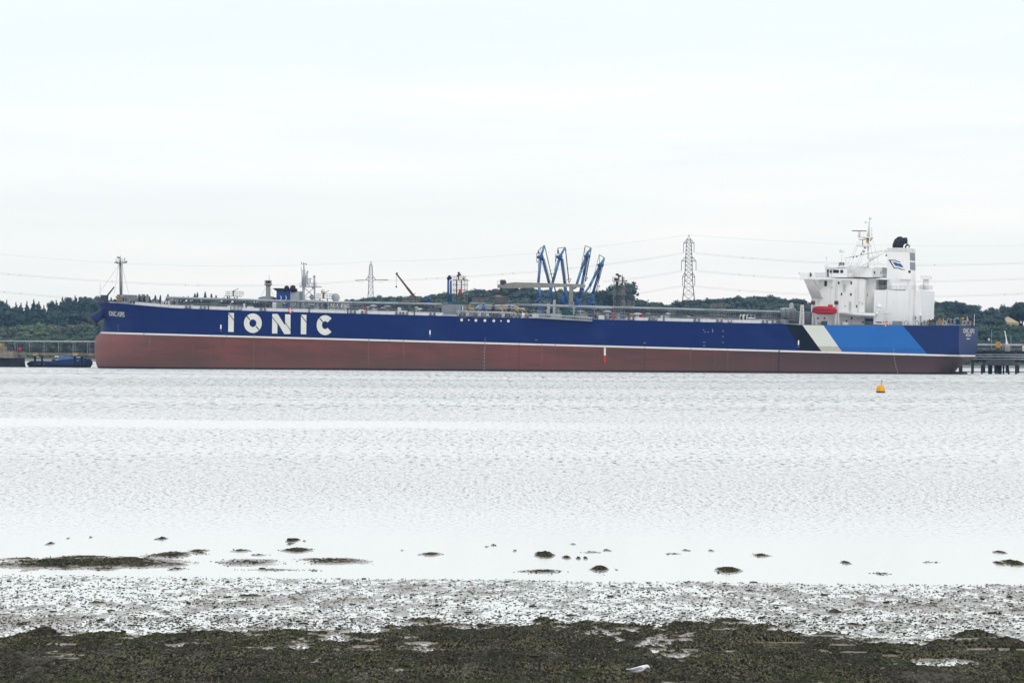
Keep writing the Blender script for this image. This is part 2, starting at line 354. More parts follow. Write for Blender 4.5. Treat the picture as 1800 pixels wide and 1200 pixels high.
for px, py, wpx, h in [(745,1092,50,.10),(960,1092,40,.10),(75,1116,40,.07),(1500,1098,30,.06),(1467,1077,28,.09),(1720,1118,60,.12),(1690,1120,40,.09),(435,1048,36,.06),(170,1060,26,.05),(1280,1092,70,.05)]:
    cx, cy = gpt(px, py); rx = wpx/2*cy/F
    d2 = ((Xg-cx)/rx)**2 + ((Yg-cy)/(rx*2.2))**2; H = H + h*np.exp(-d2*1.2)*(0.6+n3*0.8)
H = np.where(Yg > 128, np.minimum(H, -0.1), H)
nx, ny = len(xs), len(ys)
idx = np.arange(nx*ny).reshape(ny, nx)
quads = np.stack([idx[:-1,:-1].ravel(), idx[:-1,1:].ravel(), idx[1:,1:].ravel(), idx[1:,:-1].ravel()], 1)
o = bpy.data.objects.new('mudflat', npmesh('mudflat', np.stack([Xg.ravel(), Yg.ravel(), H.ravel()], 1), quads, MUD)); col.objects.link(o)
tag(o, kind='structure')
def ground_z(x, y):
    i = min(max(np.searchsorted(xs, x), 0), nx-1); j = min(max(np.searchsorted(ys, y), 0), ny-1); return float(H[j, i])
# wrack and small stones
def ico():
    t = (1+5**.5)/2; v = np.array([(-1,t,0),(1,t,0),(-1,-t,0),(1,-t,0),(0,-1,t),(0,1,t),(0,-1,-t),(0,1,-t),(t,0,-1),(t,0,1),(-t,0,-1),(-t,0,1)])/math.sqrt(1+t*t)
    f = np.array([(0,11,5),(0,5,1),(0,1,7),(0,7,10),(0,10,11),(1,5,9),(5,11,4),(11,10,2),(10,7,6),(7,1,8),(3,9,4),(3,4,2),(3,2,6),(3,6,8),(3,8,9),(4,9,5),(2,4,11),(6,2,10),(8,6,7),(9,8,1)])
    return v, f
IV, IF = ico()
def weed_material():
    m, nt, b, oc = newmat('seaweed_and_stone')
    n = nnoise(nt, oc, 3, 4, 0.6); n2 = nnoise(nt, oc, 0.9, 3, 0.6, None, (3, 3, 0))
    c = nmix(nt, nstep(nt, n, 0.35, 0.65), (0.008, 0.008, 0.005), (0.05, 0.045, 0.026))
    c = nmix(nt, nmath(nt, 'MULTIPLY', nstep(nt, n2, 0.52, 0.62), 0.6), c, (0.025, 0.038, 0.008))
    nt.links.new(c, b.inputs['Base Color']); b.inputs['Roughness'].default_value = 0.75; b.inputs['Specular IOR Level'].default_value = 0.2
    return m
WEED = weed_material()
vs = []; fs = []; N = 26000
py_ = np.where(rng.random(N) < 0.5, rng.uniform(1004, 1105, N), rng.uniform(1085, 1200, N)); px_ = rng.uniform(-60, 1860, N); k = 0
for q in islands:
    m_ = int(6+q[2]*q[3]*0.16); px_ = np.append(px_, rng.normal(q[0], q[2]*.30, m_)); py_ = np.append(py_, rng.normal(q[1], q[3]*.28, m_))
for a, bb in zip(px_, py_):
    gx, gy = gpt(a, bb)
    hz = ground_z(gx, gy)
    if hz < -0.05: continue
    s_ = 0.005 + 0.011*rng.random() + (0.03*rng.random() if rng.random() < 0.015 else 0)
    sc = np.array([s_*(1.0+1.8*rng.random()), s_*(1+1.5*rng.random()), s_*(0.5+0.5*rng.random())])
    vs.append(IV*sc*(0.8+0.4*rng.random((12,1))) + np.array([gx, gy, max(hz, 0) + s_*0.15])); fs.append(IF + 12*k); k += 1
o = bpy.data.objects.new('seaweed_scatter', npmesh('seaweed_scatter', np.concatenate(vs), np.concatenate(fs), WEED, False)); col.objects.link(o)
tag(o, 'dark seaweed and pebbles strewn over the wet mud', 'seaweed', kind='stuff')
def rock(px, py, wpx, hpx, label):
    gx, gy = gpt(px, py); w = wpx*gy/F/2; h = hpx*gy/F*1.0; z0 = max(ground_z(gx, gy), 0)
    mb = MB(); n, m_ = 14, 7; rr = random.Random(px); rg = []
    for k in range(m_+1):
        a = math.pi/2*k/m_
        rg.append([(w*math.cos(a)**.7*math.cos(t)*(1+.22*math.sin(3*t+k+px)+rr.uniform(-.1,.1)) + rr.uniform(-.04,.04)*w, w*.8*math.cos(a)**.7*math.sin(t)*(1+rr.uniform(-.15,.15)), -0.03 + (h+0.03)*math.sin(a)*(1+rr.uniform(-.2,.12))) for t in [2*math.pi*i/n for i in range(n)]])
    rg[-1] = [tuple(np.array(p)*[.2,.2,1]) for p in rg[-1]]
    o = mb.rings(rg, smooth=False).build('rock', WEED); o.location = (gx, gy, z0)
    return tag(o, label, 'rock', 'weed covered rocks on the foreshore')
rock(82,1119,30,9,'largest weed-dark rock at the left end of the mud bank')
rock(94,1135,10,5,'small round rock beside a thin pool left on the mud')
rock(43,1135,17,6,'low green-black rock below the large left rock')
rock(29,1162,13,5,'dark lump alone at the lower left edge of the mud')
rock(93,1181,16,5,'flat brown-green rock near the bottom left corner')
rock(1751,1146,10,8,'round weed-topped rock behind the long pool, left of a pair')
rock(1781,1146,12,8,'round weed-topped rock behind the long pool, right of a pair')
rock(1772,1181,24,9,'broad dark rock at the near right end of the long pool')
rock(1705,1171,11,6,'rock sitting in the middle of the long pool')
rock(1291,1124,11,8,'black rock on the bank left of a thin pool')
rock(768,1163,26,5,'long flat dark rock on open mud below the twin pools')
rock(1475,1180,20,4,'very low dark rock on gravelly mud at bottom right')
rock(1757,1080,6,4,'small pointed stone alone on the wet flat at right')
rock(768,1065,9,4,'small dark stone standing alone on the wet flat behind the mound')

# ------------------------------------------------------------------ gull
def gull(px, py):
    gx, gy = gpt(px, py); z0 = max(ground_z(gx, gy), 0)
    r = empty('gull', (gx, gy, z0)); tag(r, 'white gull with grey wing bending its head down on the mud', 'bird')
    def loft(sec, n=12):
        rg = []
        for x, z, ry, rz in sec: rg.append([(x, ry*math.cos(2*math.pi*i/n), z + rz*math.sin(2*math.pi*i/n)) for i in range(n)])
        return MB().rings(rg)
    body = loft([(-.20,.150,.012,.004),(-.17,.146,.020,.007),(-.135,.138,.026,.014),(-.10,.135,.040,.030),(-.05,.132,.054,.044),(0,.138,.060,.053),(.05,.152,.056,.053),(.085,.168,.045,.044),(.11,.182,.034,.034),(.13,.190,.030,.029),(.152,.188,.029,.027),(.170,.178,.024,.023),(.180,.170,.014,.014)])
    wht = mat('gull_white', (0.78, 0.78, 0.78), 0.6, 0.05, 3); gry = mat('gull_grey', (0.30, 0.33, 0.37), 0.6, 0.15, 5)
    body.build('body', wht, r)
    for sg in (-1, 1):
        w = MB(); secs = []
        for x, z, hh in ((-.165,.150,.004),(-.12,.146,.013),(-.07,.148,.026),(-.02,.155,.034),(.03,.165,.030),(.06,.172,.014)):
            secs.append([(x, sg*(.012+.050*min(1, (x+.2)/.12)*math.cos(t*.9)), z + hh*math.sin(t) - .004) for t in [-.9+1.9*i/5 for i in range(6)]] )
        vs_ = [p for s in secs for p in s] + [(p[0], p[1]*.80, p[2]) for s in secs for p in s]
        fs_ = []; q = 6; K = len(secs)
        for a in range(K-1):
            for b_ in range(q-1): fs_ += [(a*q+b_, a*q+b_+1, (a+1)*q+b_+1, (a+1)*q+b_), (K*q+a*q+b_, K*q+(a+1)*q+b_, K*q+(a+1)*q+b_+1, K*q+a*q+b_+1)]
        w.add(vs_, fs_, True).build('wing', gry, r)
        l = MB().bar((.01, sg*.02, .0), (.005, sg*.02, .095), .0035, .005).add([(.01,sg*.02,.003),(.05,sg*.02-.018,.001),(.055,sg*.02,.001),(.05,sg*.02+.018,.001)], [(0,1,2,3)])
        l.build('leg', 'rust', r)
        MB().ball((.163, sg*.024, .187), .004).build('eye', 'black', r)
    MB().bar((.176,0,.172), (.203,0,.150), .007, .002).build('bill', 'dgrey', r)
    r.rotation_euler = (0, 0, 0.15)
gull(1122, 1199)

# ------------------------------------------------------------------ buoy
bx, by = gpt(1548, 690); B = empty('mooring_buoy', (bx, by, 0)); tag(B, 'yellow domed mooring buoy with black waterline band and short topmark', 'buoy')
MB().lathe(0,0,[(.60,-.3),(.66,-.25),(.66,.14),(.60,.16)],24).build('float_collar','black',B)
MB().lathe(0,0,[(.60,.16),(.62,.35),(.60,.60),(.53,.80),(.40,.96),(.22,1.05),(.05,1.08)],24).build('dome',mat('buoy_yellow',(0.72,0.33,0.01),0.4,0.12,2),B)
MB().bar((0.05,0,1.0),(0.14,0,1.45),.05,.04).bar((0.14,0,1.3),(0.14,0,1.85),.025).build('staff','taupe',B)
MB().bar((0,0,1.52),(0.28,0,1.66),.045).bar((0.28,0,1.52),(0,0,1.66),.045).ball((0.14,0,1.82),.07).build('topmark','yellow',B)

# ================================================================== TANKER
SHIP = empty('oil_tanker'); SHIP.matrix_world = Matrix.Translation(ORG) @ RS.to_4x4()
tag(SHIP, 'long oil tanker with navy side, faded red bottom and white aft house', 'ship')
def interp(x, pts): return float(np.interp(x, [p[0] for p in pts], [p[1] for p in pts]))
zs1 = S(300, 586.3)[1]; zs2 = S(1380, 615.8)[1]
# white stripe: z of its top along x
_sp = [S(px, py, yy) for px, py, yy in ((185,582.5,-6),(300,586.3,-22),(620,596.2,-24),(940,603.8,-24),(1080,608.0,-24),(1380,615.8,-24),(1600,620.8,-24),(1686,623.3,-20))]
_A = np.polyfit([p[0] for p in _sp], [p[1] for p in _sp], 1); SA, SB = float(_A[0]), float(_A[1])
def stripe_z(x): return SA*x + SB
_dp = [S(px, py, yy) for px, py, yy in ((190,532.0,-10),(205,532.8,-14),(250,537,-19),(300,541.2,-22),(400,545,-24),(620,551,-24),(940,559.3,-24),(1080,562,-24),(1240,566,-24),(1375,569,-24),(1412,571.6,-24),(1600,571.9,-23),(1690,571.7,-19))]
def deck_z(x): return interp(x, _dp)
X0 = -136.0
XS_prof = []                                            # stem profile: z -> x on the centreline
for px, py in ((176,652),(171,640),(168.6,628),(168.2,612),(168.6,600),(170,594),(173,589),(177.5,586),(180.5,583.5),(181.5,577),(183,562),(182,552),(178,542),(171,531),(166.5,526)):
    x, z = S(px, py, 0.0); XS_prof.append((z, x))
XS_prof.sort()
def stem_x(z): return interp(z, XS_prof)
XE, _ = S(1702, 600, 0.0)
XT, _ = S(1686, 600, -18.0)
_zb = [(-200,-9),(S(1640,640,0)[0],-9)] + [S(a, b_, 0) for a, b_ in ((1665,662),(1674,651),(1688,642.5),(1702,635))]
def zbot(x): return interp(x, _zb)
def half_b(x, z):
    B = 24.0
    zt = deck_z(x)
    # bow
    xs0 = stem_x(z); run = 44.0 + 6*max(0, min(1, (5 - z)/10))
    u = (x - xs0)/run
    if u <= 0: return 0.0
    fb = 1.0 if u >= 1 else (1 - (1-u)**2.3)**0.62
    # stern
    fs = 1.0
    if x > 70:
        q = (x-70)/(XE-70); fs *= 1 - 0.25*q**2.6
        zb = zbot(x); hr = interp(x, ((70,2.0),(100,9.5),(118,9),(XE,4.2)))
        v = max(0.0, min(1.0, (z - zb)/hr)); fs *= (1-(1-v)**2)**0.5
    return B*fb*fs
def hull_y(x, z): return -half_b(x, z)
NU, NV = 150, 30
def hull_mesh():
    mb = MB(); P = []
    for i in range(NU+1):
        t = i/NU
        row = []
        for j in range(NV+1):
            v = j/NV
            # x spacing dense at the ends
            if t < 0.35: tt = 0.35*(t/0.35)**2.0*0.55; f = tt
            else: f = 0.35*0.55 + (t-0.35)/0.65*(1-0.35*0.55)
            xa = -137 + f*(XE+137)
            zb = zbot(xa); zd = deck_z(xa) if i > 0 else deck_z(-136)
            z = zb + (zd - zb)*v
            xs_ = stem_x(z)
            x = xs_ + f*(XE - xs_)
            b = half_b(x, z) if i > 0 else 0.0
            row.append((x, b, z))
        P.append(row)
    def idx(i, j, s): return s*(NU+1)*(NV+1) + i*(NV+1) + j
    vs = [(x, -b, z) for r in P for x, b, z in r] + [(x, b, z) for r in P for x, b, z in r]
    fs = []
    for s in (0, 1):
        for i in range(NU):
            for j in range(NV):
                q = (idx(i,j,s), idx(i+1,j,s), idx(i+1,j+1,s), idx(i,j+1,s)); fs.append(q if s == 0 else q[::-1])
    mb.add(vs, fs, True)
    o = len(mb.v)                                       # flat transom and bottom
    tv = [(x, -b, z) for x, b, z in P[NU]] + [(x, b, z) for x, b, z in P[NU]]
    mb.add(tv, [(j, NV+1+j, NV+2+j, j+1) for j in range(NV)], False)
    bv = [(r[0][0], -r[0][1], r[0][2]) for r in P] + [(r[0][0], r[0][1], r[0][2]) for r in P]
    mb.add(bv, [(i, NU+1+i, NU+2+i, i+1) for i in range(NU)], False)
    return mb, P
def hull_material():
    m, nt, b, oc = newmat('tanker_hull_paint')
    sep = nt.nodes.new('ShaderNodeSeparateXYZ'); nt.links.new(oc, sep.inputs[0]); X, Z = sep.outputs['X'], sep.outputs['Z']
    rel = nmath(nt, 'SUBTRACT', Z, nmath(nt, 'ADD', nmath(nt, 'MULTIPLY', X, SA), SB))      # height above the stripe's top
    n = nnoise(nt, oc, 0.25, 6, 0.65, (1, 1, 1.6))
    blue = nmix(nt, n, (0.003, 0.013, 0.085), (0.005, 0.020, 0.112))
    plate = nnoise(nt, oc, 0.06, 3, 0.5, (1, 1, 2)); blue = nmix(nt, nmath(nt, 'MULTIPLY', nstep(nt, plate, 0.5, 0.8), 0.25), blue, (0.03, 0.06, 0.18))
    def band(c, below, pt, pb, col_):
        (xa, za), (xb, zb) = S(*pt), S(*pb)
        k = (xb-xa)/(za-zb)
        line = nmath(nt, 'ADD', xa + k*za, nmath(nt, 'MULTIPLY', Z, -k))
        return nmix(nt, nmath(nt, 'GREATER_THAN', nmath(nt, 'SUBTRACT', X, line), 0.0), c, col_)
    w1 = nmix(nt, n, (0.56, 0.57, 0.51), (0.68, 0.69, 0.63))
    low = nmath(nt, 'MULTIPLY', nmath(nt, 'LESS_THAN', nmath(nt, 'ADD', rel, nmath(nt, 'MULTIPLY', n, 0.8)), 1.9), 0.75)
    w1 = nmix(nt, low, w1, (0.36, 0.36, 0.28))
    c = band(blue, 0, (1380.8,570), (1410,618.5), nmix(nt, n, (0.003,0.005,0.010), (0.005,0.008,0.018)))
    c = band(c, 0, (1410.8,572), (1445.5,620), w1)
    lb = nmix(nt, n, (0.018, 0.115, 0.37), (0.028, 0.145, 0.43)); lb = nmix(nt, nmath(nt, 'MULTIPLY', low, 0.35), lb, (0.015, 0.07, 0.22))
    c = band(c, 0, (1447.0,572), (1481,621), lb)
    c = band(c, 0, (1584,572), (1625.8,622), nmix(nt, n, (0.009, 0.022, 0.095), (0.015, 0.032, 0.125)))
    # faded red bottom with fouling, scrapes, run marks and stern shade painted in
    s1 = nnoise(nt, oc, 0.10, 6, 0.62, (0.5, 1, 2.2)); s2 = nnoise(nt, oc, 1.0, 5, 0.7, (0.9, 0.9, 0.05), (5, 0, 0)); s3 = nnoise(nt, oc, 0.5, 6, 0.7, (0.16, 0.3, 1.6), (0, 9, 3))
    red = nmix(nt, nstep(nt, s1, 0.36, 0.64), (0.105, 0.052, 0.042), (0.165, 0.058, 0.047))
    red = nmix(nt, nmath(nt, 'MULTIPLY', nstep(nt, s3, 0.54, 0.66), 0.6), red, (0.062, 0.045, 0.045))
    red = nmix(nt, nmath(nt, 'MULTIPLY', nstep(nt, s2, 0.58, 0.74), 0.35), red, (0.27, 0.15, 0.12))
    aft = nmath(nt, 'MULTIPLY', nstep(nt, X, 20, 125), 0.85); red = nmix(nt, aft, red, (0.045, 0.034, 0.036))  # darkens the red aft, painting in shade where the hull curves under
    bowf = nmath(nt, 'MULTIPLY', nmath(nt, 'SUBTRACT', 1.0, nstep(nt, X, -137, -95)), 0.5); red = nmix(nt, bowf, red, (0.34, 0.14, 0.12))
    wl_ = nmath(nt, 'SUBTRACT', Z, nmath(nt, 'MULTIPLY', X, math.tan(TRIM)))                 # height above the water
    foul = nmath(nt, 'ADD', wl_, nmath(nt, 'MULTIPLY', nmath(nt, 'SUBTRACT', s1, 0.5), 5.0))
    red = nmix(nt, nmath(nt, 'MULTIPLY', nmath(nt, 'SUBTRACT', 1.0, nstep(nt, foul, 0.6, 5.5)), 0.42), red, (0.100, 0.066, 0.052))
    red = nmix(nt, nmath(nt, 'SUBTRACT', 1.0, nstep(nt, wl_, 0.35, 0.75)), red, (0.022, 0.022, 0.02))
    sw = nmix(nt, nmath(nt, 'MULTIPLY', nstep(nt, s2, 0.60, 0.68), 0.6), (0.68, 0.67, 0.63), (0.30, 0.16, 0.08))
    isred = nmath(nt, 'LESS_THAN', rel, -0.50); issw = nmath(nt, 'LESS_THAN', rel, 0.0)
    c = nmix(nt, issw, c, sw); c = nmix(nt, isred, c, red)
    # vertical seams and hanging rust lines
    for px, w_px, a in ((852,1.2,.5),(1133,1.2,.5),(1369,2.6,.65),(446,1.5,.25),(912,1.5,.3)):
        xx = S(px, 630)[0]; d = nmath(nt, 'ABSOLUTE', nmath(nt, 'SUBTRACT', X, xx)); f = nmath(nt, 'MULTIPLY', nmath(nt, 'LESS_THAN', d, w_px*0.10), a)
        f = nmath(nt, 'MULTIPLY', f, nmath(nt, 'LESS_THAN', rel, 1.5)); c = nmix(nt, f, c, (0.20, 0.16, 0.14) if px in (852, 446) else (0.03, 0.025, 0.025))
    nt.links.new(c, b.inputs['Base Color']); b.inputs['Roughness'].default_value = 0.5; b.inputs['Specular IOR Level'].default_value = 0.06
    bp = nt.nodes.new('ShaderNodeBump'); bp.inputs['Distance'].default_value = 0.06; bp.inputs['Strength'].default_value = 0.35
    pl = nnoise(nt, oc, 0.45, 3, 0.5, (1, 1, 1)); nt.links.new(pl, bp.inputs['Height']); nt.links.new(bp.outputs[0], b.inputs['Normal'])
    return m
_hm, HP = hull_mesh()
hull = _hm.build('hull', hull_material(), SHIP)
# weather deck
dv = [(r[-1][0], -r[-1][1], r[-1][2]-0.05) for r in HP] + [(r[-1][0], 0, r[-1][2]+0.5) for r in HP] + [(r[-1][0], r[-1][1], r[-1][2]-0.05) for r in HP]
n_ = NU+1
MB().add(dv, [(i, i+1, n_+i+1, n_+i) for i in range(NU)] + [(n_+i, n_+i+1, 2*n_+i+1, 2*n_+i) for i in range(NU)]).build('deck', 'grey', SHIP)
def edge(x, inset=0.0, up=0.0):
    z = deck_z(x); return (x, hull_y(x, z-0.1)+inset, z+up)
def edgepts(pa, pb, step=3.0, inset=0.4, up=0.0):
    xa, xb = S(pa, 560)[0], S(pb, 560)[0]; k = max(1, int((xb-xa)/step))
    return [edge(xa+(xb-xa)*i/k, inset, up) for i in range(k+1)]
# pale coaming plate along the deck edge
def coaming(pa, pb, h=1.15, inset=1.6):
    mb = MB(); pts = edgepts(pa, pb, 6, inset)
    for a, b in zip(pts[:-1], pts[1:]):
        mb.hexa([a, b, (b[0], b[1]+.12, b[2]), (a[0], a[1]+.12, a[2])], [(a[0],a[1],a[2]+h), (b[0],b[1],b[2]+h), (b[0],b[1]+.12,b[2]+h), (a[0],a[1]+.12,a[2]+h)])
    mb.build('coaming_plate', 'white', SHIP)
coaming(225, 776, .9); coaming(1098, 1378, .9)
for pa, pb in ((205, 770), (1070, 1385), (1480, 1660)):
    mb = MB(); mb.rail(edgepts(pa, pb, 2.6, 0.3), 1.1, 2.6, 0.035); mb.build('guard_rail', 'lgrey', SHIP)
# raised bow bulwark
mb = MB(); bw = []
zt = S(170, 527, 0)[1]
for k in range(15):
    x = stem_x(zt) + 0.02 + k*0.75 + 0.0; bw.append(x)
for sg in (-1, 1):
    top = []; bot = []
    for k, x in enumerate(bw):
        h = zt if k < 9 else zt - (zt - deck_z(x))*min(1, (k-8)/6.0)
        yb_ = max(0.01, half_b(x + 0.9, deck_z(x)-0.05)) if k else 0.01
        top.append((x, sg*yb_*1.02, h)); xb = max(x, stem_x(deck_z(-134))+0.1)
        bot.append((xb, sg*max(.01, half_b(xb, deck_z(x)-0.05)), deck_z(x)-0.1))
    k = len(top)
    mb.add(bot+top, [(i, i+1, k+i+1, k+i) if sg < 0 else (i+1, i, k+i, k+i+1) for i in range(k-1)], True)
mb.build('bow_bulwark', 'navy', SHIP)

def Sp(px, py, y=0.0): x, z = S(px, py, y); return Vector((x, y, z))
def bx(mb, p0, q0, p1, q1, y0, y1):                      # box whose near face (y0) fills the photo rectangle
    x0, z0 = S(p0, q0, y0); x1, z1 = S(p1, q1, y0); return mb.box(x0, x1, y0, y1, z0, z1)
def P(name, m, *boxes, parent=SHIP):
    mb = MB()
    for b in boxes: bx(mb, *b)
    return mb.build(name, m, parent)
# ---- lettering
def project(mb, pts, faces, off):
    mb.add([(x, hull_y(x, z)-off, z) for x, z in pts], faces)
def strip_poly(mb, quad, n=1, off=0.12):                 # quad: 4 photo points (tl, tr, br, bl)
    q = [S(px, py, -24) for px, py in quad]; L = lambda a, b, t: (a[0]+(b[0]-a[0])*t, a[1]+(b[1]-a[1])*t)
    pts = []; k = n
    for i in range(k+1):
        a = L(q[0], q[3], i/k); b = L(q[1], q[2], i/k); pts += [a, b]
    project(mb, pts, [(2*i+2, 2*i+3, 2*i+1, 2*i) for i in range(k)], off)
_c = lambda x, y: (380 + x/7.5, 450 + y/7.5)
LET = 'cream'
def letter_mesh(quads, slots, name='hull_letter'):
    mb = MB()
    for k, q in enumerate(quads): strip_poly(mb, [_c(*p) for p in q], 4, 0.12+0.012*k)
    o = mb.build(name, LET, SHIP)
    for q in slots: ms = MB(); strip_poly(ms, [_c(*p) for p in q], 2, 0.17); ms.build('letter_slot', 'black', o)
    return o
letter_mesh([[(163,748),(236,750),(232,1000),(160,997)]], [[(162,758),(170,750),(236,838),(236,852)]])
letter_mesh([[(742,762),(811,763),(808,1020),(738,1019)], [(911,767),(982,769),(981,1027),(908,1022)], [(742,762),(813,763),(982,1027),(900,1027)]],
            [[(740,808),(746,800),(812,890),(812,904)], [(906,876),(906,862),(983,972),(983,986)]])
letter_mesh([[(1120,772),(1193,774),(1188,1031),(1117,1029)]], [[(1116,784),(1124,776),(1193,864),(1192,878)]])
def ring_letter(cx, cy, rx, ry, ix, iy, a0, a1, slots):
    mb = MB(); n = 40; pts = []
    for i in range(n+1):
        a = math.radians(a0 + (a1-a0)*i/n)
        pts += [S(*_c(cx+ix*math.cos(a), cy-iy*math.sin(a))), S(*_c(cx+rx*math.cos(a), cy-ry*math.sin(a)))]
    project(mb, pts, [(2*i, 2*i+1, 2*i+3, 2*i+2) for i in range(n)], 0.12)
    o = mb.build('hull_letter', LET, SHIP)
    for q in slots: ms = MB(); strip_poly(ms, [_c(*p) for p in q], 2, 0.17); ms.build('letter_slot', 'black', o)
ring_letter(485, 884, 118, 128, 46, 50, 0, 360, [[(395,790),(404,780),(452,838),(444,848)], [(521,926),(530,916),(572,968),(562,978)]])
ring_letter(1438, 910, 112, 131, 42, 52, 42, 318, [[(1360,822),(1368,812),(1415,866),(1407,876)]])
# fix C terminals is left as angled ends, as on the ship
def text_mesh(s, size, bold=0.02):
    c = bpy.data.curves.new('t', 'FONT'); c.body = s; c.size = size; c.offset = bold; c.resolution_u = 3; c.fill_mode = 'FRONT'
    o = bpy.data.objects.new('t', c); col.objects.link(o); bpy.context.view_layer.update()
    me = bpy.data.meshes.new_from_object(o.evaluated_get(bpy.context.evaluated_depsgraph_get()))
    v = [tuple(p.co) for p in me.vertices]; f = [tuple(p.vertices) for p in me.polygons]
    bpy.data.objects.remove(o); bpy.data.curves.remove(c); bpy.data.meshes.remove(me); return v, f
def fit_text(s, w, h, bold=0.02):
    v, f = text_mesh(s, 1.0, bold); x0 = min(p[0] for p in v); x1 = max(p[0] for p in v); y0 = min(p[1] for p in v); y1 = max(p[1] for p in v)
    return [((p[0]-x0)/(x1-x0)*w, (p[1]-y0)/(y1-y0)*h) for p in v], f
x0, z0 = S(190, 555, -12); x1, z1 = S(220, 547, -16)
v, f = fit_text('IONIC ASPIS', x1-x0, z1-z0, 0.012)
mb = MB(); sl = (z1 - S(190, 546, -12)[1])*0
pts = [(x0+a, z0+b - a*0.035) for a, b in v]; project(mb, pts, f, 0.14); mb.build('bow_name', 'cream', SHIP)
def stern_text(s, pa, pb, qa, qb, bold=0.03, name='stern_name'):
    # transom plane: find y for photo columns pa, pb
    def yz(px, py):
        Rt = RS.transposed(); o_ = Rt @ (CAM-ORG); d = Rt @ ray(px, py); p = o_ + d*((XE+0.05-o_.x)/d.x); return p.y, p.z
    (ya, za), (yb, zb) = yz(pa, qb), yz(pb, qa)
    if s is None:
        mb = MB()
        for k in range(7): mb.box(XE+.02, XE+.06, ya+(yb-ya)*(k+.1)/7, ya+(yb-ya)*(k+.85)/7, za, zb)
        return mb.build(name, 'cream', SHIP)
    v, f = fit_text(s, yb-ya, zb-za, bold)
    MB().add([(XE+.06, ya+a, za+b) for a, b in v], f).build(name, 'cream', SHIP)
stern_text('IONIC ASPIS', 1692.8, 1713, 577.8, 585.2, 0.012)
stern_text('MAJURO', 1697.8, 1707.2, 586.8, 592.2, 0.012, 'port_of_registry')
stern_text(None, 1699, 1705, 594.6, 595.9, name='registry_number')
# ---- small side marks
def mark(name, m, p0, q0, p1, q1, off=0.1):
    mb = MB(); strip_poly(mb, [(p0,q0),(p1,q0),(p1,q1),(p0,q1)], 1, off); return mb.build(name, m, SHIP)
for px, q0, q1 in ((388.4, 570.5, 578), (756, 580.2, 587.8), (1403.5, 598, 606)):
    mark('tug_mark', 'white', px-1.1, q0, px+1.1, q1); mark('mark_lettering', 'lgrey', px-1.8, q1+2.6, px+1.8, q1+3.2)
def disc(px, py, r, m='cream', name='side_disc'):
    x, z = S(px, py); mb = MB(); n = 16; R_ = r/5.9
    project(mb, [(x+R_*math.cos(2*math.pi*i/n), z+R_*math.sin(2*math.pi*i/n)) for i in range(n)], [tuple(range(n))], 0.1)
    o = mb.build(name, m, SHIP)
    if r > 2: 
        m2 = MB(); project(m2, [(x+a*.07, z+b*.2) for a, b in ((-1,-1),(1,-1),(1,1),(-1,1))], [(0,1,2,3)], 0.14); m2.build('disc_mark', 'grey', o)
for px, py, r in ((811.6,562.2,2.4),(824.2,562.4,1.3),(836.7,563,2.4),(852.5,563.3,2.4),(868.2,563.7,2.4),(880.9,563.9,1.3),(893.7,564.1,2.4)): disc(px, py, r, 'white')
mark('draught_scale', 'offwhite', 1061.6, 611, 1065.2, 624.5, 0.1); mark('draught_scale', 'red', 1061.9, 624.7, 1065.0, 637, 0.1)
for q0, q1 in ((578.2,584),): mark('load_line', 'lgrey', 1252.5, q0, 1253.3, q1)
for px in (1236, 1238.5, 1244): mark('load_line', 'lgrey', px, 579+(px > 1237)*4, px+1.6, 580+(px > 1237)*4)
for px, q in ((1271,580),(1271,590),(1271,600)): mark('draught_numeral', 'lgrey', px-.4, q, px+.4, q+3.2)
for px, q in ((1238,601),(1238,607),(1133,602),(943,597.3)): mark('load_line', 'lgrey', px-2.2, q, px+2.2, q+.6)
for a in range(7): mark('draught_numeral', 'lgrey', 850.9-a*.1, 611+a*6, 851.7-a*.1, 612.6+a*6)
for a in range(9): mark('draught_numeral', 'lgrey', 1568.5+a*a*0.10, 613+a*5.0, 1569.2+a*a*0.10, 615.5+a*5.0)
for q in (609, 613, 617): mark('draught_numeral', 'lgrey', 188.4+(q > 612), q-34-5, 189.6+(q > 612), q-34-3.8)

# ---- anchor bolster and anchor on the bow
a0, a1, a2 = Sp(179, 549, -4), Sp(163, 563, -7.5), Sp(159.5, 566.5, -8)
mb = MB().bar(a0 + Vector((4,2.5,3)), a1, 1.55, 1.25, 16); mb.build('anchor_bolster', 'navy', SHIP)
an = empty('anchor'); an.parent = SHIP
mb = MB().bar(a1, a2, 1.1, 0.9, 10); c = a2
d = (a2-a1).normalized(); side = d.cross(Vector((0,1,0))).normalized()
mb.build('shank', 'dgrey', an)
mb = MB()
for sg in (-1, 1): mb.bar(c, c+side*2.3*sg - d*0.8, .75, .30, 8)
mb.bar(c+side*1.9-d*.6, c-side*1.9-d*.6, .6, .6, 8); mb.build('fluke', 'dgrey', an)
P('mooring_fairlead', 'offwhite', (177.5,531.5,180,534,-8.0,-7.2))

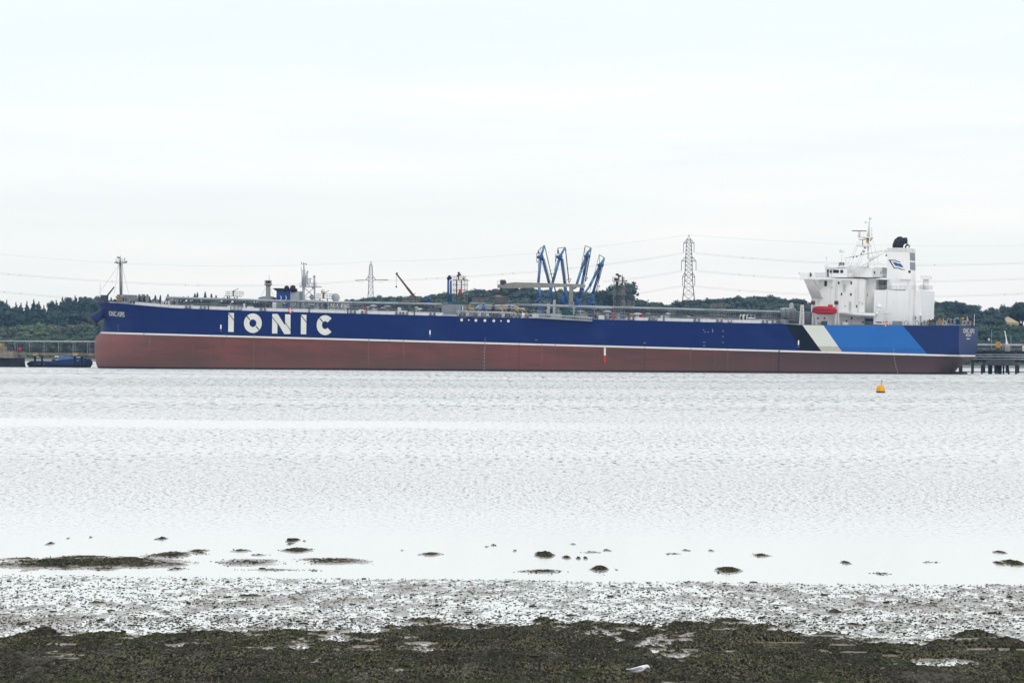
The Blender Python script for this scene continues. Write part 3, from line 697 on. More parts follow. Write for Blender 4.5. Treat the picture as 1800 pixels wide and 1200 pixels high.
# ---- foremast
y = 0
mb = MB(); b, t = Sp(212.5,519), Sp(211.3,462)
mb.bar(b, t, .42, .34, 10).bar(t, Sp(211.5,449), .28, .06, 8)
fm = mb.build('foremast', 'taupe', SHIP)
bx(MB(), 205.5,517.5,230,530,-3,3).build('mast_house', 'grey', fm)
mb = MB(); mb.bar(Sp(201,461.5), Sp(222,460.5), .16); mb.bar(Sp(203,460), Sp(207,462.5),.3); mb.bar(Sp(219,462), Sp(223.5,459),.35,.2)
mb.rail([Sp(203.5,460.5,-1.2),Sp(220,460.5,-1.2)],1.1,.9,.05); mb.rail([Sp(203.5,460.5,1.2),Sp(220,460.5,1.2)],1.1,.9,.05)
mb.box(Sp(203,461).x, Sp(221,461).x, -1.2, 1.2, Sp(211,461.8).z, Sp(211,461).z).bar(Sp(206,452), Sp(211,453), .25).bar(Sp(218.5,453),Sp(219,459),.08).bar(Sp(206,462),Sp(211,466),.1).bar(Sp(217,462),Sp(212,466),.1)
mb.build('mast_platform', 'taupe', fm)
mb = MB(); mb.bar(Sp(214.7,517), Sp(214.2,464),.04).bar(Sp(216,517), Sp(215.3,464),.04)
for k in range(34): mb.bar(Sp(214.7-.015*k,517-k*1.56), Sp(216-.02*k,517-k*1.56),.035,n=4)
mb.build('ladder', 'taupe', fm)
mb = MB()
for p_ in (178,201,226): mb.bar(Sp(208.5 if p_ < 210 else 214,466), Sp(p_, 510 if p_ == 178 else 515), .035, n=4)
mb.build('stay', 'grey', fm)
MB().bar(Sp(176,520),Sp(176,499),.13,.08).build('jackstaff','offwhite',SHIP)
MB().bar(Sp(186,523,-4),Sp(200.5,504.5,-6),.28,.2).box(*[v for a in zip(Sp(184,524,-4)-Vector((1,1,1)), Sp(186,522,-4)+Vector((.5,1,.6))) for v in a]).build('bow_derrick','dgrey',SHIP)
P('bow_platform_rail','galv',(168,526,184,526.6,-5,5))
MB().rail([Sp(168,526,-3),Sp(183,526,-5)],1.1,1.1,.05).build('guard_rail','galv',SHIP)

# ---- windlasses, winches and mooring reels
def winch(px, py, w, h, y=-14, nre=2, cols=('dgrey','grey')):
    e_ = empty('mooring_winch'); e_.parent = SHIP
    x0, z0 = S(px-w/2, py, y); x1, z1 = S(px+w/2, py-h, y); hh = z1-z0; ww = x1-x0
    z0 = deck_z((x0+x1)/2)+0.1
    MB().box(x0, x1, y-1.2, y+1.2, z0, z0+(z1-z0)*.3).box(x0+ww*.42, x0+ww*.55, y-1, y+1, z0, z1*.9+z0*.1).build('base_frame', cols[1], e_)
    zc = z0+(z1-z0)*.55; r = (z1-z0)*.5
    for k in range(nre):
        xa = x0 + ww*(k+.12)/nre; xb = x0 + ww*(k+.82)/nre
        MB().bar((xa,y,zc),(xb,y,zc), r*.6, r*.6, 14).build('rope_drum', cols[0], e_)
        m2 = MB()
        for q in (xa, xb): m2.bar((q-.07,y,zc),(q+.07,y,zc), r, r, 18)
        m2.build('drum_flange', cols[1], e_)
    return e_
for a in ((221,535,12,14,-13,1),(252,536,17,18,-10,2),(273,537,12,11,-15,1),(293,539,12,10,-14,1,('dgrey','offwhite')),(302,538,20,11,-12,3),(452,545,12,10,-15,1,('dgrey','dgrey')),(458,544,13,12,-14,2,('navy','dgrey')),
          (1308,562,14,9,-15,2,('black','offwhite')),(1321,562,14,9,-14,2,('black','grey')),(1672,570,13,10,-12,2,('dgrey','grey')),(1640,570,14,9,-14,2,('black','dgrey')),(1655,570,10,10,-15,1,('dgrey','yellow')),(1685,570,9,11,-8,1,('teal','teal')),(1700,571,12,7,-10,2)):
    winch(*a)
P('deck_locker','teal',(277,529,281,537,-15,-13)); P('deck_locker','offwhite',(283,529,292,537,-14,-12)); P('deck_locker','cream',(479,531,486,542,-13,-11)); P('deck_locker','grey',(486,531,492,543,-14,-12))
rr = random.Random(3)
def fitting(px, y, w, h, m, name='bollard'):
    x, _ = S(px, 560, y); z = deck_z(x)
    if name == 'bollard':
        mb = MB().box(x-w, x+w, y-.35, y+.35, z, z+.2)
        for s_ in (-.6, .6): mb.lathe(x+s_*w, y, [(.28,z),(.28,z+h*.8),(.36,z+h*.85),(.36,z+h)], 10)
    elif name == 'vent_post':
        mb = MB().bar((x,y,z),(x,y,z+h),w*.4,w*.4,8).lathe(x,y,[(w*.5,z+h*.8),(w,z+h*.9),(w,z+h),(w*.3,z+h*1.1)],10)
    elif name == 'fairlead':
        mb = MB(); n = 14
        for i in range(n): 
            a, b = 2*math.pi*i/n, 2*math.pi*(i+1)/n
            mb.bar((x+w*math.cos(a),y,z+h/2+h/2*math.sin(a)),(x+w*math.cos(b),y,z+h/2+h/2*math.sin(b)),.16)
        mb.box(x-w,x+w,y-.2,y+.2,z,z+.15)
    else:
        mb = MB().box(x-w/2, x+w/2, y-w/2, y+w/2, z, z+h).box(x-w*.3, x+w*.3, y-w*.52, y-w*.5, z+h*.2, z+h*.8)
    return mb.build(name, m, SHIP)
for px in (262,287,330,356,462,620,640,700,712,760,1010,1046,1110,1145,1225,1265,1345,1362): fitting(px, -22.6 if px > 320 else -17, 1.0, .9, 'grey')
for px in (270,276,408,415,421,1148,1152,1283,1650,1660,1695): fitting(px, -23 if 320 < px < 1500 else -17, .55, 1.3, rr.choice(['lgrey','grey','taupe']), 'fairlead')
for px in (366,458,543,611,728,1010,1167,1104): fitting(px, -22.5, .45, 1.4, 'dgrey', 'vent_post')
for px, m in ((405,'offwhite'),(440,'offwhite'),(597,'grey'),(636,'offwhite'),(710,'offwhite'),(1240,'taupe'),(1266,'tan'),(1330,'grey'),(1370,'rust'),(1345,'grey'),(1376,'grey')): fitting(px, -21.5, 1.6, 1.3, m, 'deck_box')
for px in (640,1078,1110,1128): fitting(px, -22.0, .5, 1.8, 'red' if px != 1110 else 'orange', 'vent_post')
for px in range(205, 262, 9): fitting(px, -8, rr.uniform(.6,1.4), rr.uniform(1.0,2.2), rr.choice(['grey','dgrey','yellow','taupe','rust','lgrey']), rr.choice(['deck_box','bollard','vent_post']))
for k in range(46):
    px = rr.uniform(640, 790) if k < 16 else rr.uniform(1060, 1390) if k < 38 else rr.uniform(300, 600)
    fitting(px, rr.uniform(-20,-6), rr.uniform(.5,1.6), rr.uniform(1.0,2.6), rr.choice(['grey','grey','lgrey','taupe','dgrey','rust','offwhite']), rr.choice(['deck_box','vent_post','vent_post']))

# ---- fore-and-aft pipes and catwalk
pp = [(292,523.3),(400,526.3),(500,529.5),(620,532.2),(700,533.5),(776,535)]
def pipe(name, m, pts, r, y, n=8, parent=SHIP): return MB().tube([Sp(a, b, y) for a, b in pts], r, n).build(name, m, parent)
pipe('cargo_pipe', 'lgrey', pp, .42, -5, 10)
pipe('cargo_pipe', 'lgrey', [(975,538),(1080,540.6),(1160,542.6),(1240,545),(1330,547.3),(1400,549.3),(1430,550)], .42, -5, 10)
for q, y_, r in ((9.5,-7,.16),(13,-12,.2)):
    pipe('deck_line', 'grey', [(300,523.5+q),(500,530+q),(776,535.5+q)], r, y_); pipe('deck_line', 'grey', [(975,538+q),(1160,543+q),(1400,549.5+q)], r, y_)
def trestle(px, w, y=-5):
    x, _ = S(px, 540, y); zt = None
    tops = pp if px < 780 else [(975,538),(1160,542.6),(1430,550)]
    _, zt = S(px, interp(px, tops)+1.0, y); z0 = deck_z(x)
    mb = MB()
    for s_ in (-1, 1):
        for yy in (y-1.6, y+1.6): mb.bar((x+s_*w/2,yy,z0),(x+s_*w/2,yy,zt),.12,n=4)
        mb.bar((x+s_*w/2,y-1.6,z0),(x+s_*w/2,y+1.6,zt),.06,n=4)
        mb.bar((x+s_*w/2,y-1.6,zt*.5+z0*.5),(x-s_*w/2,y-1.6,zt-.2),.07,n=4)
    mb.bar((x+w/2+.9,y-1.6,zt-.2),(x+w/2,y-1.6,zt-1.6),.08,n=4).bar((x-w/2-.9,y-1.6,zt-.2),(x-w/2,y-1.6,zt-1.6),.08,n=4)
    return mb.build('pipe_trestle', rr.choice(['grey','dgrey','dgrey']), SHIP)
for px in list(range(305, 776, 15)) + list(range(985, 1425, 13)): trestle(px + rr.uniform(-4,4), rr.uniform(1.0,2.2))
for pa, pb, tops in ((300,776,pp),(1000,1400,[(975,538),(1160,542.6),(1430,550)])):
    mb = MB(); mb.rail([Sp(p_, interp(p_, tops)+15.0, -10) for p_ in np.linspace(pa, pb, 8)], 2.5, 1.5, .055, 3); mb.build('catwalk_rail', 'dgrey', SHIP)
# ---- fire monitor platforms
def monitor(px0, px1, top, base, y=-4):
    pl_ = MB().box(Sp(px0,base,y).x, Sp(px1,base,y).x, y-1.3, y+1.3, Sp(px0,base+1.2,y).z, Sp(px0,base,y).z)
    xm = (Sp(px0,base,y).x+Sp(px1,base,y).x)/2
    for s_ in (-1.2,1.2): pl_.bar((xm+s_,y,deck_z(xm)),(xm+s_,y,Sp(px0,base,y).z),.15)
    o = pl_.build('monitor_platform','taupe',SHIP)
    a, b = Sp(px0,base,y-1.2), Sp(px1,base,y-1.2); c_, d_ = a+Vector((0,2.4,0)), b+Vector((0,2.4,0))
    MB().rail([a,b,d_,c_,a],1.25,1.0,.065,2).build('rail','taupe',o)
    MB().bar((xm,y,Sp(px0,base,y).z),(xm,y,Sp(px0,base,y).z+1.2),.22).ball((xm,y,Sp(px0,base,y).z+1.3),.35).bar((xm-.3,y,Sp(px0,base,y).z+1.2),(xm+1.6,y,Sp(px0,base,y).z+2.3),.12,.08).build('fire_monitor','rust',o)
monitor(397,423.5,512,519.5); monitor(556,582,517,523.5); monitor(1249,1274,534,541.5); monitor(708,735,520,528); monitor(830,855,524,530.5); monitor(1096,1113,529,537)
# ---- midship manifold
P('deckhouse','grey',(776.5,534.5,818,553.8,-21,-10)); P('deckhouse_plinth','lgrey',(776,552.0,802,559.5,-23.6,-21))
P('louvre','black',(811.2,538.5,812.6,547,-21.06,-21.0),(814.2,538.5,815.0,547,-21.06,-21.0)); P('louvre','white',(812.7,538.5,814.1,547,-21.07,-21.0))
P('deckhouse_tank','teal',(787,530,816.5,534.6,-18,-12))
pipe('manifold_pipe','lgrey',[(822,542),(834,544),(843,537.5),(904,537.8),(913,543),(921,543.5)],.38,-17,10)
pipe('manifold_pipe','lgrey',[(838,544),(849,542),(870,542.3),(900,543.2),(922,544)],.5,-15,10)
pipe('manifold_pipe','lgrey',[(802,547.3),(905,550)],.28,-22,8)
pipe('manifold_pipe','grey',[(780,533.5),(860,534.3),(975,538)],.45,-6,8)
pipe('manifold_pipe','lgrey',[(935,536),(1000,538.4),(1075,541)],.42,-12,8)
for px, py, m in ((825,543.3,'yellow'),(882,544,'yellow'),(908.5,545,'yellow'),(867,543,'rust'),(895,544.5,'rust'),(849.5,543,'blue'),(924,553,'orange')):
    c_ = Sp(px, py, -18.5); MB().bar(c_-Vector((.45,0,0)), c_+Vector((.45,0,0)), .58,.58,12).bar(c_, c_+Vector((0,0,1.3)),.12).bar(c_+Vector((-.4,0,1.25)),c_+Vector((.4,0,1.25)),.12).bar(c_-Vector((0,0,.8)), c_-Vector((0,0,2.2)),.15).build('valve',m,SHIP)
for px in range(806, 928, 7):
    x, _ = S(px, 555, -21.5); z = deck_z(x); MB().box(x-.08,x+.08,-21.6,-21.4,z,z+1.9).bar((x-.5,-21.5,z+1.0),(x+.5,-21.5,z+1.0),.12).lathe(x,-20,[(.4,z),(.4,z+1.2),(.2,z+1.5)],8).build('manifold_support',rr.choice(['lgrey','grey','white','taupe']),SHIP)
for px in (814,837,852.5,868.5,893):
    x, z = S(px, 557.6); MB().box(x-1.0,x+1.0,-24.25,-23.7,z-.25,z+.35).build('fender_bracket','dgrey',SHIP)
# gangway stowed on the side
q0, q1 = Sp(930,557.5,-25), Sp(1040,563.8,-25)
mb = MB(); 
for dz in (0, 1.0):
    mb.bar(q0+Vector((0,0,dz)), q1+Vector((0,0,dz)), .16,n=4); mb.bar(q0+Vector((0,1,dz)), q1+Vector((0,1,dz)), .12,n=4)
for k in range(26):
    a = q0.lerp(q1, k/25); mb.bar(a, a+Vector((0,0,1.0)), .05,n=4)
mb.hexa([q0,q1,q1+Vector((0,1,0)),q0+Vector((0,1,0))],[q0+Vector((0,0,.15)),q1+Vector((0,0,.15)),q1+Vector((0,1,.15)),q0+Vector((0,1,.15))])
mb.build('accommodation_ladder','lgrey',SHIP)
P('machinery_cover','green',(987,545,999,553,-16,-13)); P('machinery_cover','teal',(999.5,541.5,1010,552,-15,-12))
P('deck_locker','offwhite',(936,551,946,557,-21,-19.5)); P('deck_locker','grey',(948,550,958,557.5,-20,-18.5)); P('deck_locker','lgrey',(968,551,985,559,-21,-19.5)); P('deck_locker','cream',(1052,554,1061,561.5,-21,-19.5)); P('deck_locker','taupe',(1012,552,1030,560,-21,-19))
for px in range(938, 1075, 6):
    x, _ = S(px, 555, -10); z = deck_z(x); h = rr.uniform(1.5, 4.2); yy = rr.uniform(-18,-6)
    MB().box(x-.12,x+.12,yy-.1,yy+.1,z,z+h).bar((x-.9,yy,z+h*.8),(x+.9,yy,z+h*.8),.13).bar((x,yy,z+h*.5),(x+.9,yy+1,z+h*.5),.12).build('pipe_stand',rr.choice(['grey','dgrey','lgrey','taupe']),SHIP)
for px in (964,974): 
    a = Sp(px,552,-17); MB().box(a.x-.35,a.x+.35,-17.3,-16.7,a.z,Sp(px,527 if px > 970 else 533,-17).z).build('derrick_post','lgrey',SHIP)
for px in (965,1009): MB().bar(Sp(px,556,-20),Sp(px,540,-20),.16).bar(Sp(px-3,541,-20),Sp(px+3,541,-20),.12).build('vent_mast','lgrey',SHIP)
# ---- hose handling crane
cr = empty('hose_crane'); cr.parent = SHIP
x, z = S(878, 534, -6); MB().lathe(x,-6,[(1.75,deck_z(x)),(1.75,S(878,523,-6)[1]),(1.95,S(878,522.8,-6)[1]),(1.95,S(878,519,-6)[1])],20).build('pedestal','taupe',cr)
MB().box(x-1.9,x+1.7,-7.5,-4.5,S(878,519,-6)[1],S(878,513,-6)[1]).box(x-3.2,x+2.6,-7.8,-4.2,S(878,519.3,-6)[1],S(878,518.5,-6)[1]).bar((x+.4,-6,S(878,513,-6)[1]),(x+.4,-6,S(878,503,-6)[1]),.55,.35,8).rail([Vector((x-3.1,-7.7,S(878,518.5,-6)[1])),Vector((x+2.6,-7.7,S(878,518.5,-6)[1]))],1.1,.9,.05).build('slewing_house','dgrey',cr)
MB().prism([S(a,b,-7) for a, b in ((874.5,500.3),(874.3,506.3),(905,506.4),(960,505.2),(1008,503.7),(1026,506),(1027,500.5),(1020,499.4),(940,496.8),(905,496),(897,496.8))][::-1],-7,-5.4).build('boom','taupe',cr)
MB().bar(Sp(887,519,-6.2),Sp(908,508,-6.2),.32,.22,8).bar(Sp(903,511,-6.2),Sp(911,507,-6.2),.45).build('luffing_ram','dgrey',cr)
MB().bar(Sp(880,496,-6.5),Sp(888,496,-6.5),.75,.75,12).box(Sp(881,500,-6).x,Sp(888,500,-6).x,-7,-5,Sp(881,500,-6).z,Sp(881,497,-6).z).bar(Sp(888,494,-6.5),Sp(889,500,-6.5),.3).build('winch','dgrey',cr)
MB().rail([Sp(874,501,-7),Sp(880,500.5,-7)],1.3,.7,.04).rail([Sp(893,496.5,-6.9),Sp(1015,499.3,-6.9)],.7,6,.02,1).build('boom_rail','grey',cr)
MB().bar(Sp(1025,503.5,-6.2),Sp(1025,511,-6.2),.12).ball(Sp(1025,509,-6.2),.4).build('crane_hook','dgrey',cr)
MB().box(Sp(1001,537,-6).x,Sp(1005.6,537,-6).x,-7,-5,deck_z(Sp(1003,537,-6).x),Sp(1001,503,-6).z).box(Sp(1005.5,537,-6).x,Sp(1008,537,-6).x,-6.6,-5.4,Sp(1001,537,-6).z,Sp(1001,530,-6).z).build('boom_rest','taupe',SHIP)

# ---- accommodation house
HS = -12.0
house = MB(); bx(house, 1427.3,489.0,1519.5,549.3,HS,12); house = house.build('accommodation_block','white',SHIP)
bx(MB(),1429,549.3,1519,573,HS+2.5,10).build('lower_house','white',SHIP)
P('deck_overhang','white',(1466,548.8,1532,551.6,HS-2.2,HS+3)); P('deck_edge','white',(1458,486.9,1537,488.9,HS-.5,12.4))
P('recess_wall','white',(1519.5,489,1537,571,-8,10))
P('recess_block','navy',(1521,560,1536,571,-9,-8.05))
def win(p0,q0,p1,q1,y,par,m='glass'):
    f_ = MB(); x0_,z0_ = S(p0,q1,y); x1_,z1_ = S(p1,q0,y); 
    f_.box(x0_-.08,x1_+.08,y-.05,y+.03,z0_-.08,z1_+.08); fr = f_.build('window','lgrey',par)
    MB().box(x0_,x1_,y-.08,y-.04,z0_,z1_).build('pane',m,fr)
for a in ((1449.2,494,1453.6,502.5),(1473.2,495,1475.8,499),(1495.2,495.3,1497.6,499.5),(1478.2,515,1480.3,518.8),(1494.6,515.5,1497.0,519.3),(1505,536.4,1507.4,540),(1524,495.5,1525,500),(1524.2,516,1525.1,520)):
    win(*a, HS if a[0] < 1519 else -8, house)
# wheelhouse and deck above
wh = MB(); bx(wh,1450.5,470.5,1489,488,HS+1.5,10); wh = wh.build('wheelhouse','white',SHIP)
P('wheelhouse_roof','white',(1448.8,468.8,1470,471.0,HS+.6,10.6),(1470,468.2,1490,470.6,HS+1.3,10.4))
for a in ((1464.5,474.6,1474.6,479.4),(1477.3,474.6,1482,479.6),(1459,474.8,1462,479.4)): win(*a, HS+1.5, wh)
for a in ((1453.6,474,1456.8,486),): win(*a, HS+1.5, wh)
x, z = S(1496, 487, HS); MB().lathe(S(1493.5,480,-9)[0],-9,[(1.15,S(1493,488,-9)[1]),(1.15,S(1493,473,-9)[1])],20).build('crane_pedestal','white',SHIP)
P('upper_house','white',(1490,469.8,1532,487.5,HS+4,8)); P('upper_house_aft','offwhite',(1532,471,1549,487.5,-5,7)); P('compass_deck','white',(1476,466,1500,470.2,HS+4,6),(1500,466.5,1520,469.8,-4,5),(1535,469,1550,471,-5,7))
for a in ((1532.3,477,1534.5,481.5),(1536.5,477,1538.5,481.5),(1548,477,1549,481.5)): win(*a,-5,wh)
MB().rail([Sp(1537,487,-8),Sp(1559,487.5,-8)],1.1,1.1,.04).rail([Sp(1500,466.5,-4),Sp(1550,466.5,-4)],1.1,1.6,.035).rail([Sp(1460,468.5,-10),Sp(1490,468,-10)],1.0,1.6,.03).build('house_rail','white',SHIP)
P('aft_bridge_deck','white',(1519.6,489.2,1559,491.4,-9,10)); P('recess_house','lgrey',(1535,491.5,1559,508,-2,8)); P('recess_louvre','glass',(1539,495,1540.5,499,-2.05,-2),(1549,496,1550,500,-2.05,-2),(1553,496,1555.5,500,-2.05,-2))
# ladders, lights and rain marks on the house side
for p_, q0, q1 in ((1493,530,546),(1483,500,512)):
    mb = MB(); a, b_ = Sp(p_,q1,HS-.25), Sp(p_,q0,HS-.25); mb.bar(a,b_,.05,n=4).bar(a+Vector((.5,0,0)),b_+Vector((.5,0,0)),.05,n=4)
    for k in range(9): c_ = a.lerp(b_, k/8); mb.bar(c_, c_+Vector((.5,0,0)), .05, n=4)
    mb.build('wall_ladder','lgrey',SHIP)
for p_, q_ in ((1486,537),(1511,531),(1516,533),(1462,505),(1500,552),(1440,515)): P('wall_fitting','lgrey',(p_-1.2,q_-.5,p_+1.2,q_+.6,HS-.35,HS-.02))
for p_ in (1508.5,1470): P('downpipe','offwhite',(p_,490,p_+.8,548,HS-.22,HS-.03))
# bridge wing
def Yp(px, py, y): return Sp(px, py, y)
w = MB(); bx(w,1406.5,479.3,1432,491.6,-24.5,-23.0); w.hexa([Sp(1406.5,491.6,-24.5),Sp(1432,491.6,-24.5),Sp(1459,491.0,HS),Sp(1428,491.0,HS)],[Sp(1406.5,490.3,-24.5),Sp(1432,490.3,-24.5),Sp(1459,489.6,HS),Sp(1428,489.6,HS)])
w.hexa([Sp(1406.5,491.2,-24.4),Sp(1407.3,491.2,-24.4),Sp(1428.6,490.4,HS),Sp(1428,490.4,HS)],[Sp(1406.5,479.6,-24.4),Sp(1407.3,479.6,-24.4),Sp(1428.6,479.4,HS),Sp(1428,479.4,HS)])
w.bar(Sp(1406.5,480.5,-24.2),Sp(1403.8,479.3,-24.2),.25,.35,8)
wing = w.build('bridge_wing','white',SHIP)
MB().rail([Sp(1432,486.9+2.6,-23.4),Sp(1446,489.4,-17),Sp(1457,489.3,HS-.3)],1.65,.7,.05,4).build('wing_rail','lgrey',wing)
MB().ball(Sp(1425,483,-24.7),.28,.2,.6).bar(Sp(1424.3,478.5,-24.6),Sp(1425,483,-24.6),.1).bar(Sp(1425,482,-24.6),Sp(1426.3,484.5,-24.6),.2).build('wing_light','rust',wing)
MB().hexa([Sp(1427.2,525,HS),Sp(1447,525.2,HS),Sp(1447,525.2,HS+.3),Sp(1427.2,525,HS+.3)],[Sp(1413,491.7,-23.2),Sp(1428.5,491.7,-23.2),Sp(1428.5,491.5,-22.8),Sp(1413,491.5,-22.8)]).build('wing_bracket','white',wing)
MB().hexa([Sp(1431.5,491.5,-22),Sp(1432.4,491.5,-22),Sp(1441.3,509,HS),Sp(1440.5,509,HS)],[Sp(1431.5,490.8,-22),Sp(1432.4,490.8,-22),Sp(1441.3,491,HS),Sp(1440.5,491,HS)]).build('wing_gusset','white',wing)
P('deck_ledge','white',(1434,490.5,1464,492,HS-1.6,HS)); P('deck_ledge','white',(1478,491.3,1496,492.6,HS-1.4,HS))
# engine casing, funnel, vent
cs = MB(); bx(cs,1536.8,509.3,1591.5,571.5,-13,13); bx(cs,1591.5,509.3,1616.3,571.5,-12.8,13); casing = cs.build('engine_casing','white',SHIP)
for px in (1558.5,1607): P('plate_seam','offwhite',(px,510,px+.2,571,-13.03,-12.7), parent=casing)
P('door','lgrey',(1604.8,555,1608.8,563.5,-12.9,-12.75), parent=casing); P('door','dgrey',(1609.2,556,1610.4,561,-12.88,-12.75), parent=casing)
P('locker','grey',(1569,564,1584.5,571.5,-14.6,-13.05), parent=casing); P('vent_grille','black',(1540,565,1550,567.5,-13.05,-12.9), parent=casing); P('awning','white',(1616,554.2,1640.5,555.6,-13.6,-10), parent=casing)
MB().rail([Sp(1537,509.2,-12.7),Sp(1591,509.2,-12.7)],1.1,1.3,.05).rail([Sp(1591,509.2,-12.7),Sp(1616,509.2,-12.6),Sp(1639,509.2,12.5)],1.1,1.5,.045).build('rail','lgrey',casing)
fn = MB()
xa0, _ = S(1559.2,507,-5); xa1, _ = S(1600.5,507,-5); xb1, zt_ = S(1598.5,436,-5); xb0, _ = S(1559.8,436,-5); zb_ = S(1580,511,-5)[1]
fn.hexa([(xa0,-5,zb_),(xa1,-5,zb_),(xa1,5,zb_),(xa0,5,zb_)],[(xb0,-5,zt_),(xb1,-5,zt_),(xb1,5,zt_),(xb0,5,zt_)]); fun = fn.build('funnel','white',SHIP)
P('funnel_collar','offwhite',(1559.3,435.8,1599.2,443.0,-5.06,5.06), parent=fun)
for q0, q1 in ((444,457.5),(460.5,474)):
    f0, f1 = [xb1 + (xa1-xb1)*(q_-436)/75 + .08 for q_ in (q1, q0)]; zq0, zq1 = S(1600,q1,-5)[1], S(1600,q0,-5)[1]
    MB().hexa([(f0-1.2,-4.6,zq0),(f0,-4.6,zq0),(f0,4.6,zq0),(f0-1.2,4.6,zq0)],[(f1-1.2,-4.6,zq1),(f1,-4.6,zq1),(f1,4.6,zq1),(f1-1.2,4.6,zq1)]).build('louvre','grey',fun)
P('vent_grille','black',(1596.8,475.6,1600.6,479.6,-5.08,-4.9), parent=fun)
def exh(pts, r, name='exhaust_pipe', m='black'):
    mb = MB(); rg = []
    for k, (px, py, rr_) in enumerate(pts):
        c_ = Sp(px, py, 0); a = pts[min(k+1, len(pts)-1)]; b_ = pts[max(k-1,0)]; d = (Sp(a[0],a[1],0)-Sp(b_[0],b_[1],0)).normalized(); u = Vector((0,1,0)); w_ = d.cross(u)
        rg.append([tuple(c_ + u*(rr_*math.cos(t)+r) + w_*(rr_*math.sin(t))) for t in [2*math.pi*i/14 for i in range(14)]])
    mb.rings(rg).build(name, m, fun)
exh([(1573,437,.95),(1573.5,430,1.0),(1576,424,1.0),(1580,420.5,.9),(1585,419.8,.75)], 1.2)
exh([(1583,437,.95),(1583.5,431,1.0),(1586,426,1.05),(1590,423.6,1.0),(1596,423.2,.95)], -1.4)
exh([(1577,437,1.3),(1577,430,1.3),(1579,426,1.1),(1583,424,.8)], 0); exh([(1592.5,437,.22),(1593,433,.25),(1595.5,430.6,.28),(1598.5,430.6,.28)], -1); exh([(1596.5,437,.14),(1597,433,.15),(1598.5,431.5,.2)], 1)
_e = lambda x, y: S(1480 + x/9.23, 370 + y/9.23, -5.09)
def flat(name, m, polys, y, par):
    mb = MB()
    for pl_ in polys: mb.prism([_e(a,b) for a, b in pl_][::-1], y-.03, y)
    mb.build(name, m, par)
flat('emblem_edge','black',[[(755,800),(860,802),(905,822),(945,826),(948,838),(900,834),(856,814),(786,814),(852,926),(920,928),(970,950),(1028,958),(1020,964),(964,962),(912,938),(846,940)]],-5.03,fun)
flat('emblem_field','blue',[[(822,838),(866,840),(912,858),(950,860),(1002,922),(962,920),(912,902),(868,898)]],-5.03,fun)
P('funnel_house','white',(1567,497,1587,509.3,-9.5,-5.1),(1579,489.8,1601.5,491.6,-9.8,-5.1),(1581,491.6,1594,509.3,-9.2,-5.2)); P('funnel_house','white',(1594,491.6,1601,509.3,-8.8,-5.2))
MB().lathe(S(1627.5,500,2)[0],2,[(.85,S(1627,509.5,2)[1]),(.85,S(1627,491,2)[1])],16).box(S(1618.3,491,2)[0],S(1636.6,491,2)[0],.6,3.6,S(1627,491,2)[1],S(1627,484.5,2)[1]).box(S(1618,500,2)[0],S(1623,500,2)[0],1,3,S(1627,509.5,2)[1],S(1627,500,2)[1]).build('ventilator','white',SHIP)
# masts
rm = empty('radar_mast'); rm.parent = SHIP
MB().bar(Sp(1526,487),Sp(1526.3,418),.30,.26,8).bar(Sp(1526.5,416),Sp(1529,381),.42,.12,8).bar(Sp(1532.5,400),Sp(1532.3,416),.12).bar(Sp(1521,390.5),Sp(1528,391.5),.08).ball(Sp(1521.7,390.5),.35).ball(Sp(1530.5,384),.35).build('pole','offwhite',rm)
MB().bar(Sp(1525.3,427),Sp(1525.3,418.5),.45,.45,8).build('yellow_band','yellow',rm)
for q, p0, p1 in ((416.3,1507.5,1533.5),(431.3,1506,1530)):
    a = Sp(p0,q,-1); b_ = Sp(p1,q,-1)
    MB().box(a.x,b_.x,-1.3,1.3,a.z-.25,a.z).rail([a,b_],1.0,.8,.045,2).bar(Sp(1524,q+4),Sp(p0+2,q),.12).build('mast_platform','offwhite',rm)
MB().bar(Sp(1511,416),Sp(1511,407),.3,.4,8).build('scanner_base','offwhite',rm); MB().box(Sp(1498,405,0).x,Sp(1523,405,0).x,-.25,.25,Sp(1511,406.7).z,Sp(1511,405.2).z).build('radar_scanner','dgrey',rm)
MB().bar(Sp(1516.5,431),Sp(1516.5,422),.12,.12,8).box(Sp(1509.8,405,0).x,Sp(1522,405,0).x,-.2,.2,Sp(1511,421.8).z,Sp(1511,420.8).z).build('radar_scanner','dgrey',rm)
mb = MB()
for a, b_ in (((1506,431),(1490,465)),((1508,431),(1495,468)),((1530,431),(1537,468)),((1533,416),(1545,465)),((1519,436),(1504,470)),((1520,440),(1510,468))): mb.bar(Sp(*a),Sp(*b_),.03,n=4)
for a in ((1530.5,422),(1532,419),(1520.5,436),(1514,446),(1517,442),(1519,442),(1500,452),(1506,451)): mb.ball(Sp(*a),.28,n=6,m=4)
mb.build('stay','grey',rm)
for p_, q0, q1, r in ((1453,470,452,.11),(1479.7,468,446,.13),(1540,468,458,.06),(1543,468,456,.05),(1536,468,455,.05),(1524,487,478,.12)):
    m_ = MB().bar(Sp(p_,q0,-4),Sp(p_,q1,-4),r,r*.7)
    if p_ == 1453: m_.bar(Sp(p_,453.5,-4),Sp(p_,451,-4),.3,.35,10).box(Sp(1450,470,-4).x,Sp(1456,470,-4).x,-5,-3,Sp(1453,469,-4).z,Sp(1453,463,-4).z-.4)
    if p_ == 1479.7: m_.bar(Sp(p_,443.8,-4),Sp(p_,437.8,-4),.72,.66,14)
    m_.build('antenna','white',SHIP)
for p_, m_ in ((1475.5,'grey'),(1478,'dgrey'),(1482,'navy')): P('signal_lamp',m_,(p_-1.3,461,p_+1.1,468,-6,-5))
pc = empty('provision_crane'); pc.parent = SHIP
